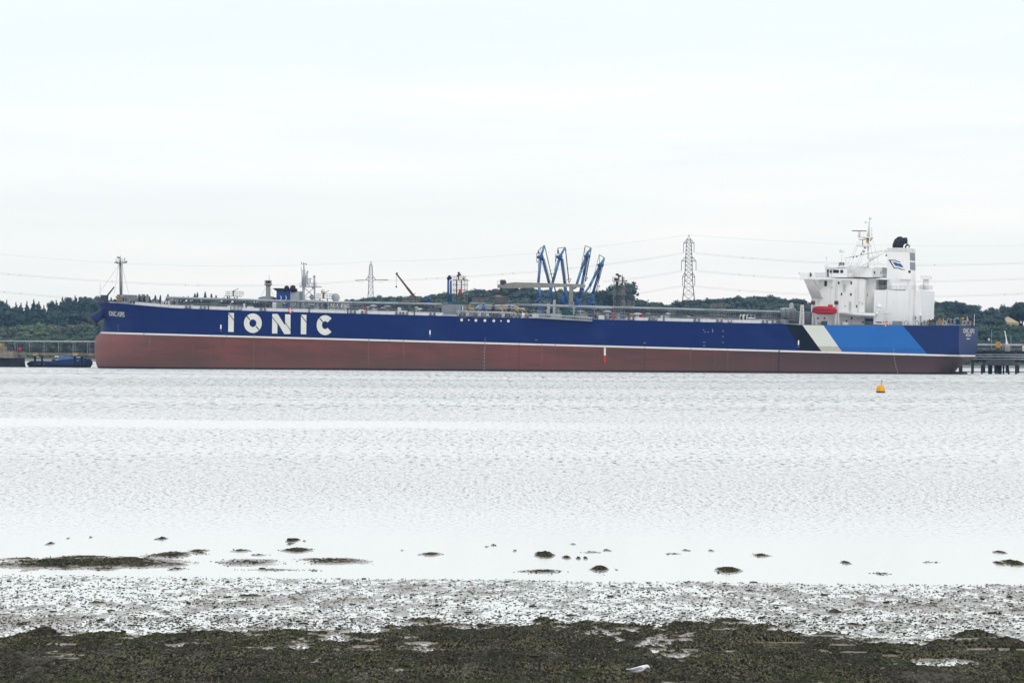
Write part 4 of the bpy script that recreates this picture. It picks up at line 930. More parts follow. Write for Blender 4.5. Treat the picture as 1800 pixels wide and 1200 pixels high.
MB().prism([S(a,b,-9.8) for a, b in ((1484.5,453.5),(1487,453),(1492,474),(1494,480),(1486,480),(1485,470))][::-1],-10.2,-9.2).build('post','white',pc)
MB().bar(Sp(1492,477.5,-10),Sp(1528,457.5,-10),.62,.58,10).bar(Sp(1528,457.5,-10),Sp(1557,440.5,-10),.58,.34,10).bar(Sp(1556,441,-10),Sp(1560,438.5,-10),.38,.3,8).build('boom','white',pc)
MB().bar(Sp(1486,453.8,-10),Sp(1557,439.8,-10),.07,n=4).bar(Sp(1558,441,-10),Sp(1558,450,-10),.05,n=4).ball(Sp(1558,449,-10),.3,n=6).build('cable','grey',pc)
# under-deck clutter of the poop
for p_, q0, q1, m_ in ((1447,564,571,'teal'),(1444,562,565,'green'),(1495,557,565,'cream')): pass
P('deck_locker','teal',(1444,564,1452,572,-19,-17)); P('deck_locker','tan',(1437,566,1443,572,-19,-18)); P('tank_capsule','offwhite',(1482,566,1489.5,571,-17,-15)); P('deck_locker','white',(1500,561,1518,570.5,-9.55,-9.45)); 
for px, q, m_ in ((1437.5,559,'red'),(1449,559,'red'),(1497,559,'dgrey'),(1488,564,'rust'),(1517,566,'black'),(1508,560,'offwhite')): P('wall_fitting',m_,(px-1.3,q-1.5,px+1.3,q+1.8,-9.7,-9.5))
MB().bar(Sp(1475,551,HS-1),Sp(1540,553.5,-15),.5,.5,10).bar(Sp(1540,553,-15),Sp(1543.5,548,-15),.5,.5,10).bar(Sp(1543.7,549,-15),Sp(1544,540,-15),.48,.48,10).ball(Sp(1545,538.5,-15),.75,n=12).build('vent_duct','white',SHIP)
MB().bar(Sp(1558,571,-16),Sp(1558.5,551,-16),.2,.16).ball(Sp(1558.5,549.5,-16),.35,.35,.6).bar(Sp(1556,571,-16),Sp(1557.5,556,-16),.1).bar(Sp(1561,571,-16),Sp(1559.5,556,-16),.1).bar(Sp(1552,551,-16),Sp(1566,551,-16),.14).build('stores_davit','offwhite',SHIP)
def lattice_post(p0, p1, q0, q1, y, m='offwhite', name='light_tower'):
    x0_, z0_ = S(p0,q1,y); x1_, z1_ = S(p1,q0,y); o_ = MB().lattice(x0_,x1_,y,y+(x1_-x0_),deck_z(x0_),z1_,6,.13,.55).build(name,m,SHIP)
    MB().box((x0_+x1_)/2-.3,(x0_+x1_)/2+.3,y+.5,y+1.2,z1_,z1_+.9).build('lamp','black',o_)
lattice_post(1405,1413,536,571,-20); 
for px in (1593,1612,1625): fitting(px,-17,.5,1.4,'lgrey','fairlead')
for k in range(26): fitting(rr.uniform(1618,1716), rr.uniform(-14,8), rr.uniform(.5,1.3), rr.uniform(1.0,2.3), rr.choice(['dgrey','grey','taupe','lgrey','rust','yellow']), rr.choice(['deck_box','vent_post','bollard']))
MB().bar(Sp(1712,572,0),Sp(1713,552,0),.1,.07).bar(Sp(1700,570,-3),Sp(1700,556,-3),.09).build('stern_flagpole','offwhite',SHIP)
P('stern_fairlead','dgrey',(1712,572,1721,574,8,12))
# aft tank top gear by the house
for px in (1378,1386,1394,1401,1416,1422): x, z = S(px,550,-8); MB().lathe(x,-8,[(.9,deck_z(x)),(.9,deck_z(x)+3.4),(.6,deck_z(x)+4.0),(.15,deck_z(x)+4.1)],12).build('deck_tank','grey',SHIP)
pipe('vent_line','lgrey',[(1372,544.5),(1380,543),(1399,545)],.5,-7,10); MB().bar(Sp(1391.5,548,-7),Sp(1391.5,537,-7),.75,.75,12).ball(Sp(1391.5,536.5,-7),.75).build('vent_line','lgrey',SHIP)
# rudder
MB().prism([(S(1672,653,0)[0],-2.0),(S(1672,653,0)[0],S(1672,652.5,0)[1]),(S(1700,653.0,0)[0],S(1700,653.4,0)[1]),(S(1700,653,0)[0],-2)],-.6,.6).build('rudder','rust',SHIP)

# ---- lifeboat and lifebuoys (hang on the ship, things of their own)
def ship_world(v): return SHIP.matrix_world @ Vector(v)
lb = empty('lifeboat'); cx_, cz_ = S(1449.5,545,-20); lb.matrix_world = Matrix.Translation(ship_world((cx_,-20,cz_))) @ RS.to_4x4(); tag(lb,'enclosed red lifeboat hanging on davits beside the white tanker house','lifeboat')
LB = (S(1471,545,-20)[0]-S(1427,545,-20)[0])/2
def lsec(t, top):
    w_ = 1.45*(1-abs(t)**3.2)**.6; n = 9
    if top: h = 1.05*(1-abs(t)**4)**.5; return [(t*LB, -w_*math.cos(math.pi*i/(n-1))*1.0, max(0,h*math.sin(math.pi*i/(n-1)))) for i in range(n)]
    dd = 1.25*(1-max(0,abs(t)-.55)*0.9); return [(t*LB*(1-.0), -w_*math.cos(math.pi*i/(n-1)), -dd*math.sin(math.pi*i/(n-1))**.8) for i in range(n)]
ts = [-.985+1.97*i/16 for i in range(17)]
MB().rings([lsec(t, False) for t in ts]).build('hull',mat('lifeboat_red',(0.42,0.012,0.03),.35,.1,.5),lb)
MB().rings([[(p[0],p[1]*.97,p[2]+.1) for p in lsec(t, True)] for t in ts]).box(-.2+LB*.35,LB*.62,-.6,.6,.8,1.65).build('canopy',bpy.data.materials['lifeboat_red'],lb)
mb = MB(); [mb.bar(a, b_, .09, n=5) for a, b_ in zip([lsec(t,False)[0] for t in ts][:-1],[lsec(t,False)[0] for t in ts][1:])]; mb.build('gunwale','rust',lb)
for p0, p1 in ((1427,1432),(1467,1474)):
    o_ = MB(); a, b_, = Sp(p0+1,571,-18), Sp(p0+3 if p0 < 1440 else p0+4,533,-19); o_.bar(a,b_,.3,.25,6).bar(Sp(p1,571,-17),Sp(p1-1,536,-18),.25,.2,6)
    for k in range(7): o_.bar(Sp(p0+1.3,568-5*k,-18),Sp(p1-.5,566-5*k,-17.3),.1,n=4)
    o_.build('boat_davit','offwhite',SHIP); MB().box(b_.x-.5,b_.x+.4,-20.5,-18.5,b_.z-.4,b_.z+.7).build('davit_head','rust',SHIP)
def buoy_ring(px, py, y, label):
    x, z = S(px,py,y); n = 20; g = empty('lifebuoy'); g.matrix_world = Matrix.Translation(ship_world((x,y,z))) @ RS.to_4x4(); tag(g,label,'lifebuoy','lifebuoys hung on the tanker rail')
    pts = [(.62*math.cos(2*math.pi*i/n),0,.62*math.sin(2*math.pi*i/n)) for i in range(n+1)]; MB().tube(pts,.17,6).build('ring','red',g)
    m_ = MB(); [m_.bar(pts[i],pts[i+1],.2,n=6) for i in (0,5,10,15)]; m_.build('band','white',g)
buoy_ring(510.5,545.5,-24.2,'red lifebuoy on the rail above the letter N of the tanker side'); buoy_ring(1556.3,568.5,-24,'red lifebuoy at the deck edge in front of the white engine casing')

# ================================================================== FAR SHORE
def yh(px): return 622 + ROLL*(px-900)
def shoreY(px): return interp(px, ((-400,2420),(0,2310),(900,2190),(1700,2075),(2200,2010)))
SKY = [(-300,530),(0,526),(15,524),(40,531),(60,523),(75,534),(95,524),(125,518),(160,516),(190,524),(240,524),(280,520),(300,523),(320,526),(345,518),(365,518),(395,526),(470,528),(600,527),(620,522),(660,519),(700,517),(760,515),(790,512),(830,508),(870,504),(900,501),(940,503),(990,508),(1040,508),(1070,512),(1085,503),
       (1100,512),(1112,524),(1125,525),(1132,531),(1145,528),(1165,529),(1184,532),(1192,526),(1215,524),(1235,521),(1265,524),(1290,520),(1325,517),(1345,518),(1370,520),(1400,523),(1430,527),(1640,529),(1665,526),(1690,528),(1710,533),(1722,545),(1738,543),(1755,545),(1775,545),(1790,536),(1800,530),(2100,526)]
def far_hz(Y): return 0
def land_z(px, Y):
    s = Y - shoreY(px)
    top = W(px, interp(px, SKY), shoreY(px)+420).z - 14
    t = max(0, min(1, (s-95)/325)); t = t*t*(3-2*t)
    return min(2.2, -0.4 + s*0.04) + max(0, top-2.2)*t
pxs = np.linspace(-330, 2130, 150); ss = np.concatenate([[-12, 0, 12, 30, 60, 90], np.linspace(110, 560, 24)])
vs = []; 
for s_ in ss:
    for p_ in pxs:
        Y = shoreY(p_)+s_; w_ = W(p_, 600, Y); vs.append((w_.x, Y, land_z(p_, Y)))
n_ = len(pxs); fs = [(j*n_+i, j*n_+i+1, (j+1)*n_+i+1, (j+1)*n_+i) for j in range(len(ss)-1) for i in range(n_-1)]
m, nt, b, oc = newmat('far_bank_ground'); sep = nt.nodes.new('ShaderNodeSeparateXYZ'); nt.links.new(oc, sep.inputs[0])
nn = nnoise(nt, oc, 0.05, 5, 0.6); gr = nmix(nt, nn, (0.035, 0.05, 0.025), (0.085, 0.095, 0.045))
c = nmix(nt, nstep(nt, nmath(nt, 'ADD', sep.outputs['Z'], nmath(nt, 'MULTIPLY', nn, 0.6)), 1.2, 1.7), (0.22, 0.21, 0.175), gr)
c = nmix(nt, nmath(nt, 'LESS_THAN', nmath(nt, 'ADD', sep.outputs['Z'], nmath(nt, 'MULTIPLY', nn, 0.5)), 0.35), c, (0.10, 0.11, 0.085))
nt.links.new(c, b.inputs['Base Color']); b.inputs['Roughness'].default_value = 0.9; b.inputs['Specular IOR Level'].default_value = 0.1
tag(MB().add(vs, fs, True).build('far_bank', m), kind='structure')
# ---- trees
def leaf_mat(name, c1, c2):
    m, nt, b, oc = newmat(name)
    oi = nt.nodes.new('ShaderNodeObjectInfo'); n = nnoise(nt, oc, 0.35, 3, 0.6)
    c1, c2 = [tuple(x*s_*.68 + g_*.32 for x, g_ in zip(c_, (.085, .098, .098))) for c_, s_ in ((c1, 2.0), (c2, 1.8))]; c = nmix(nt, nstep(nt, n, 0.35, 0.65), c1, c2); c = nmix(nt, nmath(nt, 'MULTIPLY', oi.outputs['Random'], 0.4), c, tuple(x*0.55 for x in c1))  # leaf colours blended towards grey-blue, painting distance haze into them
    nt.links.new(c, b.inputs['Base Color']); b.inputs['Roughness'].default_value = 0.9; b.inputs['Specular IOR Level'].default_value = 0.05
    return m
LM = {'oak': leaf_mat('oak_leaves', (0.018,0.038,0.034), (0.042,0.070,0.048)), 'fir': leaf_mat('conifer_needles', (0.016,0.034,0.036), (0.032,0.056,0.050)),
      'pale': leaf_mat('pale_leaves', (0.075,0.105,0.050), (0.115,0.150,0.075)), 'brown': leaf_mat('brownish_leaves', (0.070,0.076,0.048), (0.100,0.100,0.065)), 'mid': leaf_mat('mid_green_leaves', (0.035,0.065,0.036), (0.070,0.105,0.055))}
BARK = mat('bark', (0.05, 0.042, 0.034), 0.9, 0.3, 1)
def leaf_quads(cs, nrm, size, r):
    n = len(cs); a = r.normal(size=(n,3)); a -= nrm*(a*nrm).sum(1)[:,None]; a /= np.linalg.norm(a,axis=1)[:,None]; b_ = np.cross(nrm, a)
    s = size*(0.6+0.8*r.random((n,1))); a = a*s; b_ = b_*s*0.75
    v = np.stack([cs-a-b_*.4, cs+a*.3-b_, cs+a+b_*.4, cs-a*.3+b_], 1).reshape(-1,3)
    return v, np.arange(4*n).reshape(n,4)
def crown(kind, seed):
    r = np.random.default_rng(seed); H = 1.0; lobes = []
    if kind == 'fir':
        for k in range(13):
            z = .12+.84*k/12; w_ = .30*(1-((z-.1)/.93)**1.4)+.015; 
            for _ in range(3 if k < 10 else 1): a = r.random()*6.28; q = w_*.55 if k < 11 else 0; lobes.append((q*math.cos(a), q*math.sin(a), z, max(.03,w_*.62), .07))
    else:
        for k in range(15):
            a = r.random()*6.28; z = .30+.56*r.random(); q = .36*math.sqrt(r.random())*(1-max(0,(z-.55))*1.4)+.02
            lobes.append((q*math.cos(a), q*math.sin(a), z, .13+.09*r.random(), .10+.07*r.random()))
        lobes += [(0,0,.55,.30,.28),(.05,0,.84,.13,.12)]
    V = []; Fq = []; o = 0
    for x, y, z, rw, rh in lobes:
        n = int(46 + 900*rw*rh*3); d = r.normal(size=(n,3)); d /= np.linalg.norm(d,axis=1)[:,None]
        c = np.array([x,y,z]) + d*np.array([rw,rw,rh])*(0.72+0.34*r.random((n,1)))
        nr = d + r.normal(size=(n,3))*.45 + np.array([0,0,.15]); nr /= np.linalg.norm(nr,axis=1)[:,None]
        v, f = leaf_quads(c, nr, 0.030 if kind != 'fir' else .022, r); V.append(v); Fq.append(f+o); o += len(v)
        iv = IV*np.array([rw,rw,rh])*0.74 + np.array([x,y,z])                     # inner dense foliage
        q = np.array([(a,b_,c_,c_) for a,b_,c_ in IF]); 
        tri = IF; v2 = []; 
        for t in tri: v2 += [iv[t[0]], iv[t[1]], iv[t[2]], (iv[t[0]]+iv[t[2]])/2]
        V.append(np.array(v2)); Fq.append(np.arange(len(v2)).reshape(-1,4)+o); o += len(v2)
    return np.concatenate(V), np.concatenate(Fq)
CR = {k: [crown('fir' if k == 'fir' else 'oak', s_) for s_ in sd_] for k, sd_ in (('fir',(1,2,3)),('oak',(4,5,6,7)))}
TM = {}
def tree_mesh(kind, i):
    if (kind, i) not in TM:
        v, f = CR['fir' if kind == 'fir' else 'oak'][i]
        cm = npmesh('crown', v, f, LM[kind], False)
        t = MB().bar((0,0,-.05),(.01,0,.40),.028,.016,7).bar((.01,0,.38),(0,0,.85),.016,.004,6)
        for q in range(4):
            a = q*1.6+i; t.bar((.005,0,.22+.07*q),(.22*math.cos(a),.22*math.sin(a),.45+.08*q),.010,.003,5)
        TM[kind, i] = (cm, t.mesh('trunk', BARK))
    return TM[kind, i]
NTREE = [0]
def tree(px, ptop, Y, kind, label, group=None, wf=1.0, name=None, hmin=5):
    w_ = W(px, ptop, Y); z0 = land_z(px, Y); h = max(hmin, w_.z - z0); i = NTREE[0] % (3 if kind == 'fir' else 4); NTREE[0] += 1
    e_ = empty(name or {'fir':'conifer_tree','pale':'pale_tree','brown':'brown_tree'}.get(kind,'broadleaf_tree'), (w_.x, Y, z0), NTREE[0]*1.7)
    tag(e_, label, 'tree', group); hw = h*wf
    e_.scale = (hw, hw, h)
    cm, tm = tree_mesh(kind, i)
    for n_, me in (('crown', cm), ('trunk', tm)):
        o_ = bpy.data.objects.new(n_, me); col.objects.link(o_); o_.parent = e_
    return e_
R5 = random.Random(5)
def row(p0, p1, step, dy, ytop, kinds, label, group, wf=(.8,1.2), jit=2.0, name=None):
    p_ = p0
    while p_ < p1:
        kd = R5.choice(kinds); yt = ytop(p_) if callable(ytop) else ytop
        tree(p_+R5.uniform(-step*.25, step*.25), yt + R5.uniform(-jit*.4, jit), shoreY(p_)+dy+R5.uniform(-12,12), kd, label[kd] if isinstance(label, dict) else label, group, R5.uniform(*wf), name)
        p_ += step*R5.uniform(.8,1.2)
sky_y = lambda p_: interp(p_, SKY)
# left of the bow
row(-30, 178, 11, 420, lambda p_: sky_y(p_)+1.5, ['fir','fir','oak'], {'fir':'blue-green pointed conifer on the skyline left of the tanker bow','oak':'rounded dark tree on the skyline left of the tanker bow'}, 'skyline trees left of the bow', (.62,.85), 3)
row(-30, 178, 12, 340, lambda p_: sky_y(p_)+9, ['oak','fir'], {'fir':'dark conifer just below the skyline left of the bow','oak':'dark rounded tree just below the skyline left of the bow'}, 'dark trees under the left skyline', (.9,1.2), 5)
row(-30, 178, 14, 250, 545, ['oak'], 'dark blue-green tree in the middle of the slope left of the bow', 'mid-slope trees left of the bow', (1.1,1.4), 9)
row(-30, 178, 13, 160, 568, ['pale','brown','mid'], {'pale':'pale yellow-green tree low on the slope left of the bow','brown':'brownish green tree low on the slope left of the bow','mid':'mid green tree low on the slope left of the bow'}, 'light trees low on the left slope', (1.1,1.5), 8)
row(-30, 185, 12, 95, 589, ['mid','pale','mid'], {'pale':'pale green bush-like tree behind the left jetty walkway','mid':'mid green bush-like tree behind the left jetty walkway'}, 'shore trees behind the left jetty', (1.2,1.7), 6)
# behind the deck of the tanker
row(185, 430, 10, 420, lambda p_: sky_y(p_)-3, ['fir'], 'pointed conifer showing over the tanker foredeck', 'conifers over the foredeck', (.8,1.1), 4)
row(600, 1060, 14, 420, lambda p_: sky_y(p_)+1, ['mid','mid','oak'], 'green rounded treetop on the long wooded ridge behind midships', 'ridge trees behind midships', (.9,1.2), 2.5)
row(1112, 1430, 12, 420, lambda p_: sky_y(p_)+1, ['oak','oak','mid'], 'dark rounded treetop on the ridge between the pylon and the white house', 'ridge trees by the tall pylon', (.9,1.3), 2)
tree(1086, 496, shoreY(1086)+250, 'oak', 'large spreading dark pine standing above the wood beside the lattice tower', None, 1.15, 'pine_tree')
tree(1072, 507, shoreY(1086)+262, 'oak', 'left shoulder of dark foliage beside the large pine', None, .9, 'pine_tree'); tree(1103, 512, shoreY(1086)+240, 'oak', 'leaning dark pine on the right side of the large pine', None, .75, 'pine_tree')
tree(1120, 524, shoreY(1086)+240, 'oak', 'small round tree in the dip right of the large pine', None, 1.1)
# right of the stern
row(1640, 1716, 10, 400, lambda p_: sky_y(p_)+1, ['oak'], 'dark rounded tree on the skyline just right of the white engine casing', 'skyline trees right of the casing', (1.0,1.3), 2)
row(1718, 1830, 15, 420, lambda p_: sky_y(p_)+3, ['oak'], 'dark tree of the broken skyline at the far right', 'skyline trees at far right', (1.0,1.4), 4)
tree(1772, 536, shoreY(1772)+430, 'oak', 'small solitary rounded tree standing above the pale field', None, .8); tree(1797, 529, shoreY(1797)+415, 'oak', 'tall dark tree cut by the right edge of the photo', None, 1.0); tree(1745, 537, shoreY(1745)+400, 'oak', 'rounded tree rising between the stern and the solitary tree', None, .9)
row(1640, 1758, 13, 330, 548, ['oak','oak'], 'dark tree on the slope directly behind the tanker stern', 'slope trees behind the stern', (1.2,1.5), 6)
row(1735, 1830, 13, 250, 570, ['mid','pale'], {'mid':'mid green tree below the pale field','pale':'pale green tree below the pale field'}, 'green trees below the pale field', (1.2,1.6), 4)
row(1715, 1830, 14, 170, 583, ['oak','mid'], 'dark green tree low on the slope behind the right jetty', 'low slope trees behind the right jetty', (1.3,1.7), 5)
row(1715, 1830, 13, 100, 596, ['oak','mid'], 'dark shore bush-tree right behind the right jetty', 'shore trees behind the right jetty', (1.3,1.7), 4)
# the rest of the wood, one mass
def woodland(spec, label):
    V = []; Fq = []; o = 0
    for p0, p1, step, dy, yt in spec:
        p_ = p0
        while p_ < p1:
            v, f = CR['oak'][R5.randrange(4)]; Y = shoreY(p_)+dy+R5.uniform(-20,20); y_ = (yt(p_) if callable(yt) else yt)+R5.uniform(-2,4); w_ = W(p_, y_, Y); z0 = land_z(p_, Y); h = max(5, w_.z-z0); a = R5.random()*6.3
            ca, sa = math.cos(a), math.sin(a); q = v*np.array([h*1.3,h*1.3,h]); q = np.stack([q[:,0]*ca-q[:,1]*sa+w_.x, q[:,0]*sa+q[:,1]*ca+Y, q[:,2]+z0], 1)
            V.append(q); Fq.append(f+o); o += len(v); p_ += step*R5.uniform(.8,1.2)
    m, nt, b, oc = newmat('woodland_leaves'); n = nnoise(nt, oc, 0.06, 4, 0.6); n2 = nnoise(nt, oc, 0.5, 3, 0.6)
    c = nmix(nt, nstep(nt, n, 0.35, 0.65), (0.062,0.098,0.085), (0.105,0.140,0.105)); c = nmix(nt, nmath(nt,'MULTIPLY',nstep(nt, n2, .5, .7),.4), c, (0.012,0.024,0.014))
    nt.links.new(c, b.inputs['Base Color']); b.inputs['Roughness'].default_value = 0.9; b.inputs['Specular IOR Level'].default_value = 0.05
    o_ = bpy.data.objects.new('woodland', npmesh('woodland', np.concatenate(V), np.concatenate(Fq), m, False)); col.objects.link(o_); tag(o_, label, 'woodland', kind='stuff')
woodland([(185,1650,16,350,lambda p_: sky_y(p_)+8),(185,1650,17,260,lambda p_: sky_y(p_)+20),(185,1720,18,160,565),(185,1720,16,95,592),(430,600,16,420,lambda p_: sky_y(p_)+2),(1430,1640,16,420,lambda p_: sky_y(p_)+2),(-330,-35,16,380,lambda p_: sky_y(p_)+4),(-330,-35,16,150,575),(1835,2100,16,380,lambda p_: sky_y(p_)+4),(1835,2100,16,150,580)], 'dense green woodland covering the far shore behind the tanker')
# pale stubble field on the slope
fa = [W(a, b_, shoreY(1775)+340) for a, b_ in ((1758,567),(1791,566.5),(1789,555.5),(1768,556.5))]
fa[2].y += 45; fa[3].y += 45
tag(MB().hexa([v - Vector((0,0,2)) for v in fa],[Vector(v) for v in fa]).build('field', mat('stubble_field',(0.42,0.34,0.20),.9,.1,.05)), kind='structure')
# small cars on the far road
for k, (px, y_, w_) in enumerate(((67,614,4.2),(103,614.5,4.4),(116,614,7),(128,615.5,5),(138,614.5,4.2))):
    p_ = W(px, y_+1, shoreY(px)+45); e_ = empty('parked_car', (p_.x, p_.y, land_z(px, p_.y)+.2))
    tag(e_, ['small white vehicle alone at the left end of the far bank row','small white vehicle third from the tanker bow on the far bank','longest white vehicle of the row on the far bank','low white vehicle between two others on the far bank','white vehicle nearest the tanker bow on the far bank'][k], 'car', 'white vehicles on the far bank')
    L_ = w_*.45 if k == 2 else w_*.42
    MB().prism([(-L_,.35),(L_,.35),(L_,1.0),(L_*.75,1.1),(L_*.45,1.75),(-L_*.55,1.75),(-L_*.85,1.1),(-L_,1.0)][::-1],-.85,.85).build('body','white',e_)
    MB().prism([(L_*.68,1.12),(L_*.42,1.66),(-L_*.5,1.66),(-L_*.76,1.12)],-.87,.87).build('window','glass',e_)
    for s_ in (-.62,.62): MB().bar((s_*L_,-.9,.33),(s_*L_,.9,.33),.33,n=12).build('wheel','black',e_)

# ================================================================== JETTY (level quay frame)
JM = Matrix.Translation(ORG) @ RJ.to_4x4()
def jt(name, label, cat, group=None):
    e_ = empty(name); e_.matrix_world = JM; return tag(e_, label, cat, group)
def Jp(px, py, y=30.0): x, z = J(px, py, y); return Vector((x, y, z))
def jb(mb, p0, q0, p1, q1, y0, y1): x0, z0 = J(p0, q0, y0); x1, z1 = J(p1, q1, y0); return mb.box(x0, x1, y0, y1, z0, z1)
def JP(name, m, par, *bs):
    mb = MB(); [jb(mb, *b_) for b_ in bs]; return mb.build(name, m, par)
def rebase(e_, px, y):                                   # put the thing's empty at its base on the quay line
    x = Jp(px, 640, y).x; off = Vector((x, y, 0)); e_.matrix_world = JM @ Matrix.Translation(off)
    for ch in [o_ for o_ in bpy.data.objects if o_.parent == e_]: ch.matrix_local = Matrix.Translation(-off)
d_ = jt('mooring_dolphin','concrete mooring dolphin on a dark caisson at the left edge','dolphin')
JP('cap','concrete',d_,(-40,616.5,23,629,28,40)); MB().prism([J(-60,650,29),J(27,650,29),J(24.5,640,29),J(24,629,29),J(-60,628,29)],29,39).build('caisson','darksteel',d_)
JP('mooring_hook','tan',d_,(-12,606,-2,617,30,33),(0,603,3,617,30,33),(4,609,8,617,30,32)); MB().rail([Jp(-30,616.5,28.5),Jp(22,617,28.5)],1.3,1.5,.06).build('rail','galv',d_); rebase(d_,-5,34)
wk = jt('jetty_walkway','long trussed jetty walkway with white top pipe left of the bow','walkway')
mb = MB(); mb.bar(Jp(20,622,32),Jp(196,623.2,32),.42,n=4).bar(Jp(20,622,34.5),Jp(196,623.2,34.5),.42,n=4); mb.hexa([Jp(20,621.5,31.8),Jp(196,622.7,31.8),Jp(196,622.7,34.8),Jp(20,621.5,34.8)],[Jp(20,619.6,31.8),Jp(196,620.8,31.8),Jp(196,620.8,34.8),Jp(20,619.6,34.8)]); mb.build('deck_girder','concrete',wk)
for k in range(23):
    px = 1+k*8.5; q = k*.055; MB().bar(Jp(px,619.4+q,32),Jp(px,600+q,32),.15,n=4).bar(Jp(px+4,619.4+q,34.5),Jp(px+4,601+q,34.5),.12,n=4).bar(Jp(px,600.6+q,32),Jp(px+4,601+q,34.5),.1,n=4).build('post','dgrey' if k % 3 else 'taupe',wk)
MB().bar(Jp(-30,599,31.8),Jp(196,600.2,31.8),.22,n=8).build('pipe','lgrey',wk); MB().bar(Jp(-30,600.9,33.6),Jp(196,602.1,33.6),.16,n=8).build('pipe','concrete',wk); MB().bar(Jp(20,612.2,31.9),Jp(196,613.2,31.9),.07,n=4).bar(Jp(20,616.2,31.9),Jp(196,617.2,31.9),.06,n=4).build('handrail','dgrey',wk)
for k in range(9): c_ = Jp(20+k*19.5,615.5+.1*k,32); 
for k, px in enumerate((61.5,131.5)):
    pr_ = jt('jetty_pile',['dark pile with tan cap in front of the blue boat bow','dark pile with tan cap in front of the blue boat cabin'][k],'pile','piles under the left walkway')
    JP('cap','tan',pr_,(px-4,619.7,px+4,625.2,30,36.5)); JP('headstock','darksteel',pr_,(px-5.5,624.5,px+6.5,627,31,35.5)); a = Jp(px,626,31.8); MB().bar(a, Vector((a.x,31.8,-4)), .36,n=10).bar(a+Vector((1.3,3,0)), Vector((a.x+1.3,34.8,-4)), .3,n=10).build('shaft','darksteel',pr_); rebase(pr_,px,32)
rd = jt('lifebuoy_board','round red board on the left jetty walkway','board'); c_ = Jp(35,613,31.4); MB().bar(c_, c_+Vector((0,.15,0)), .55,n=18).build('disc','red',rd); MB().bar(c_+Vector((0,.2,0)), Jp(35,620,31.6), .07).build('post','dgrey',rd); rebase(rd,35,31.5)
# workboat
wb = jt('workboat','low blue workboat with light blue cabin moored under the left walkway','boat'); YB = 42
def bsec(px, ztop, wd, zb=-.6):
    x = Jp(px, 640, YB).x; return [(x, YB-wd, ztop), (x, YB-wd*.9, zb), (x, YB+wd*.9, zb), (x, YB+wd, ztop)]
zt = lambda px, py: Jp(px, py, YB).z
MB().rings([bsec(50.5,zt(50,638),.5),bsec(54,zt(54,635.5),1.6),bsec(60,zt(60,634.3),2.6),bsec(75,zt(75,634.6),3.1),bsec(95,zt(95,635),3.2),bsec(102,zt(102,633.5),3.2),bsec(130,zt(130,630.5),3.2),bsec(150,zt(150,630),2.9),bsec(156,zt(156,633),2.3)],smooth=False).build('hull',mat('workboat_blue',(0.018,0.05,0.17),.45,.2,.5),wb)
MB().bar(Jp(50.5,639.5,YB-2),Jp(50.5,639.5,YB+2),.6,n=8).bar(Jp(52,641.5,YB-2.8),Jp(156,642.4,YB-3.1),.35,n=6).bar(Jp(156.5,638,YB-2.4),Jp(156.5,638,YB+2.4),1.2,n=12).build('fender','black',wb)
JP('deckhouse','navy',wb,(134,629.2,152,635,YB-2.2,YB+2.2)); JP('stripe','lgrey',wb,(66,639.2,79,639.8,YB-3.2,YB-3.05),(135,632.6,138.5,633.8,YB-3.3,YB-3.1))
cb = JP('cabin','sky_blue',wb,(101,627.5,131,632.5,YB-2.4,YB+2.4),(103,624.8,107.5,627.6,YB-1.5,YB+1.5)); JP('cabin_roof','sky_blue',wb,(111,625.6,127,627.5,YB-2,YB+2)); JP('window','glass',cb,(113,626,116,627,YB-2.05,YB-2),(118,626,121,627,YB-2.05,YB-2),(122,626,125,627,YB-2.05,YB-2))
MB().bar(Jp(104,625,YB),Jp(104,622,YB),.1).bar(Jp(116,626,YB),Jp(116,622.5,YB),.1).build('mast','sky_blue',wb); MB().bar(Jp(92,633.5,YB-1),Jp(97,633.5,YB-1),.5,n=8).build('towing_winch','rust',wb); rebase(wb,103,YB)
# right hand jetty
rj = jt('jetty_deck','dark piled jetty deck with white pipes right of the stern','jetty')
mb = MB(); jb(mb,1716,616.8,1760,621.5,33,40); jb(mb,1765,618,1781,621.8,33,40); jb(mb,1790,617.2,1860,621.8,33,40); jb(mb,1700,632.8,1860,636.6,32,41); jb(mb,1718,625,1726,633,34,38); jb(mb,1745,622,1775,633,34,38); jb(mb,1786,622,1791,633,34,38); mb.build('deck_beam','darksteel',rj)
for q, r in ((622.9,.14),(626.9,.22),(631.0,.14)): MB().bar(Jp(1708,q,31.6),Jp(1860,q+.5,31.6),r,n=8).build('pipe','lgrey',rj)
MB().rail([Jp(1716,616.8,33.2),Jp(1860,618,33.2)],1.1,1.5,.05).build('rail','dgrey',rj)
JP('control_box','concrete',rj,(1700,627.5,1716,632.8,35,38),(1776,624,1786,632,36,39),(1792,624,1800,631,36,39))
for a in ((1720,1723),(1738,1744),(1746,1754),(1768,1772),(1783,1789),(1793,1799)): JP('equipment','dgrey',rj,(a[0],614.8,a[1],617.3,35,37))
cs_ = JP('pile_cap','dgrey',rj,(1734,631.5,1781,642.0,28.5,42))
for k, (a, b_, w2) in enumerate(((1687,1687,1.8),(1690.5,1690.5,1.2),(1709,1709,2.0),(1726,1726,2.0),(1740.5,1740.5,4.0),(1752,1749,1.8),(1757,1757,4.2),(1764,1764,1.6),(1771,1777,1.9),(1786,1786,1.9))):
    y_ = 31 if w2 < 3 else 33; t_ = 641.0 if a > 1695 else 636; p0_ = Jp(a,t_,y_); p1_ = Jp(b_,657.5,y_); p1_.z = -4; MB().bar(p0_, p1_, w2/6.0, w2/6.0, 10).build('pile','darksteel',rj)
MB().bar(Jp(1690,653.2,36),Jp(1860,654.2,36),.13,n=6).build('fender_line','darksteel',rj)
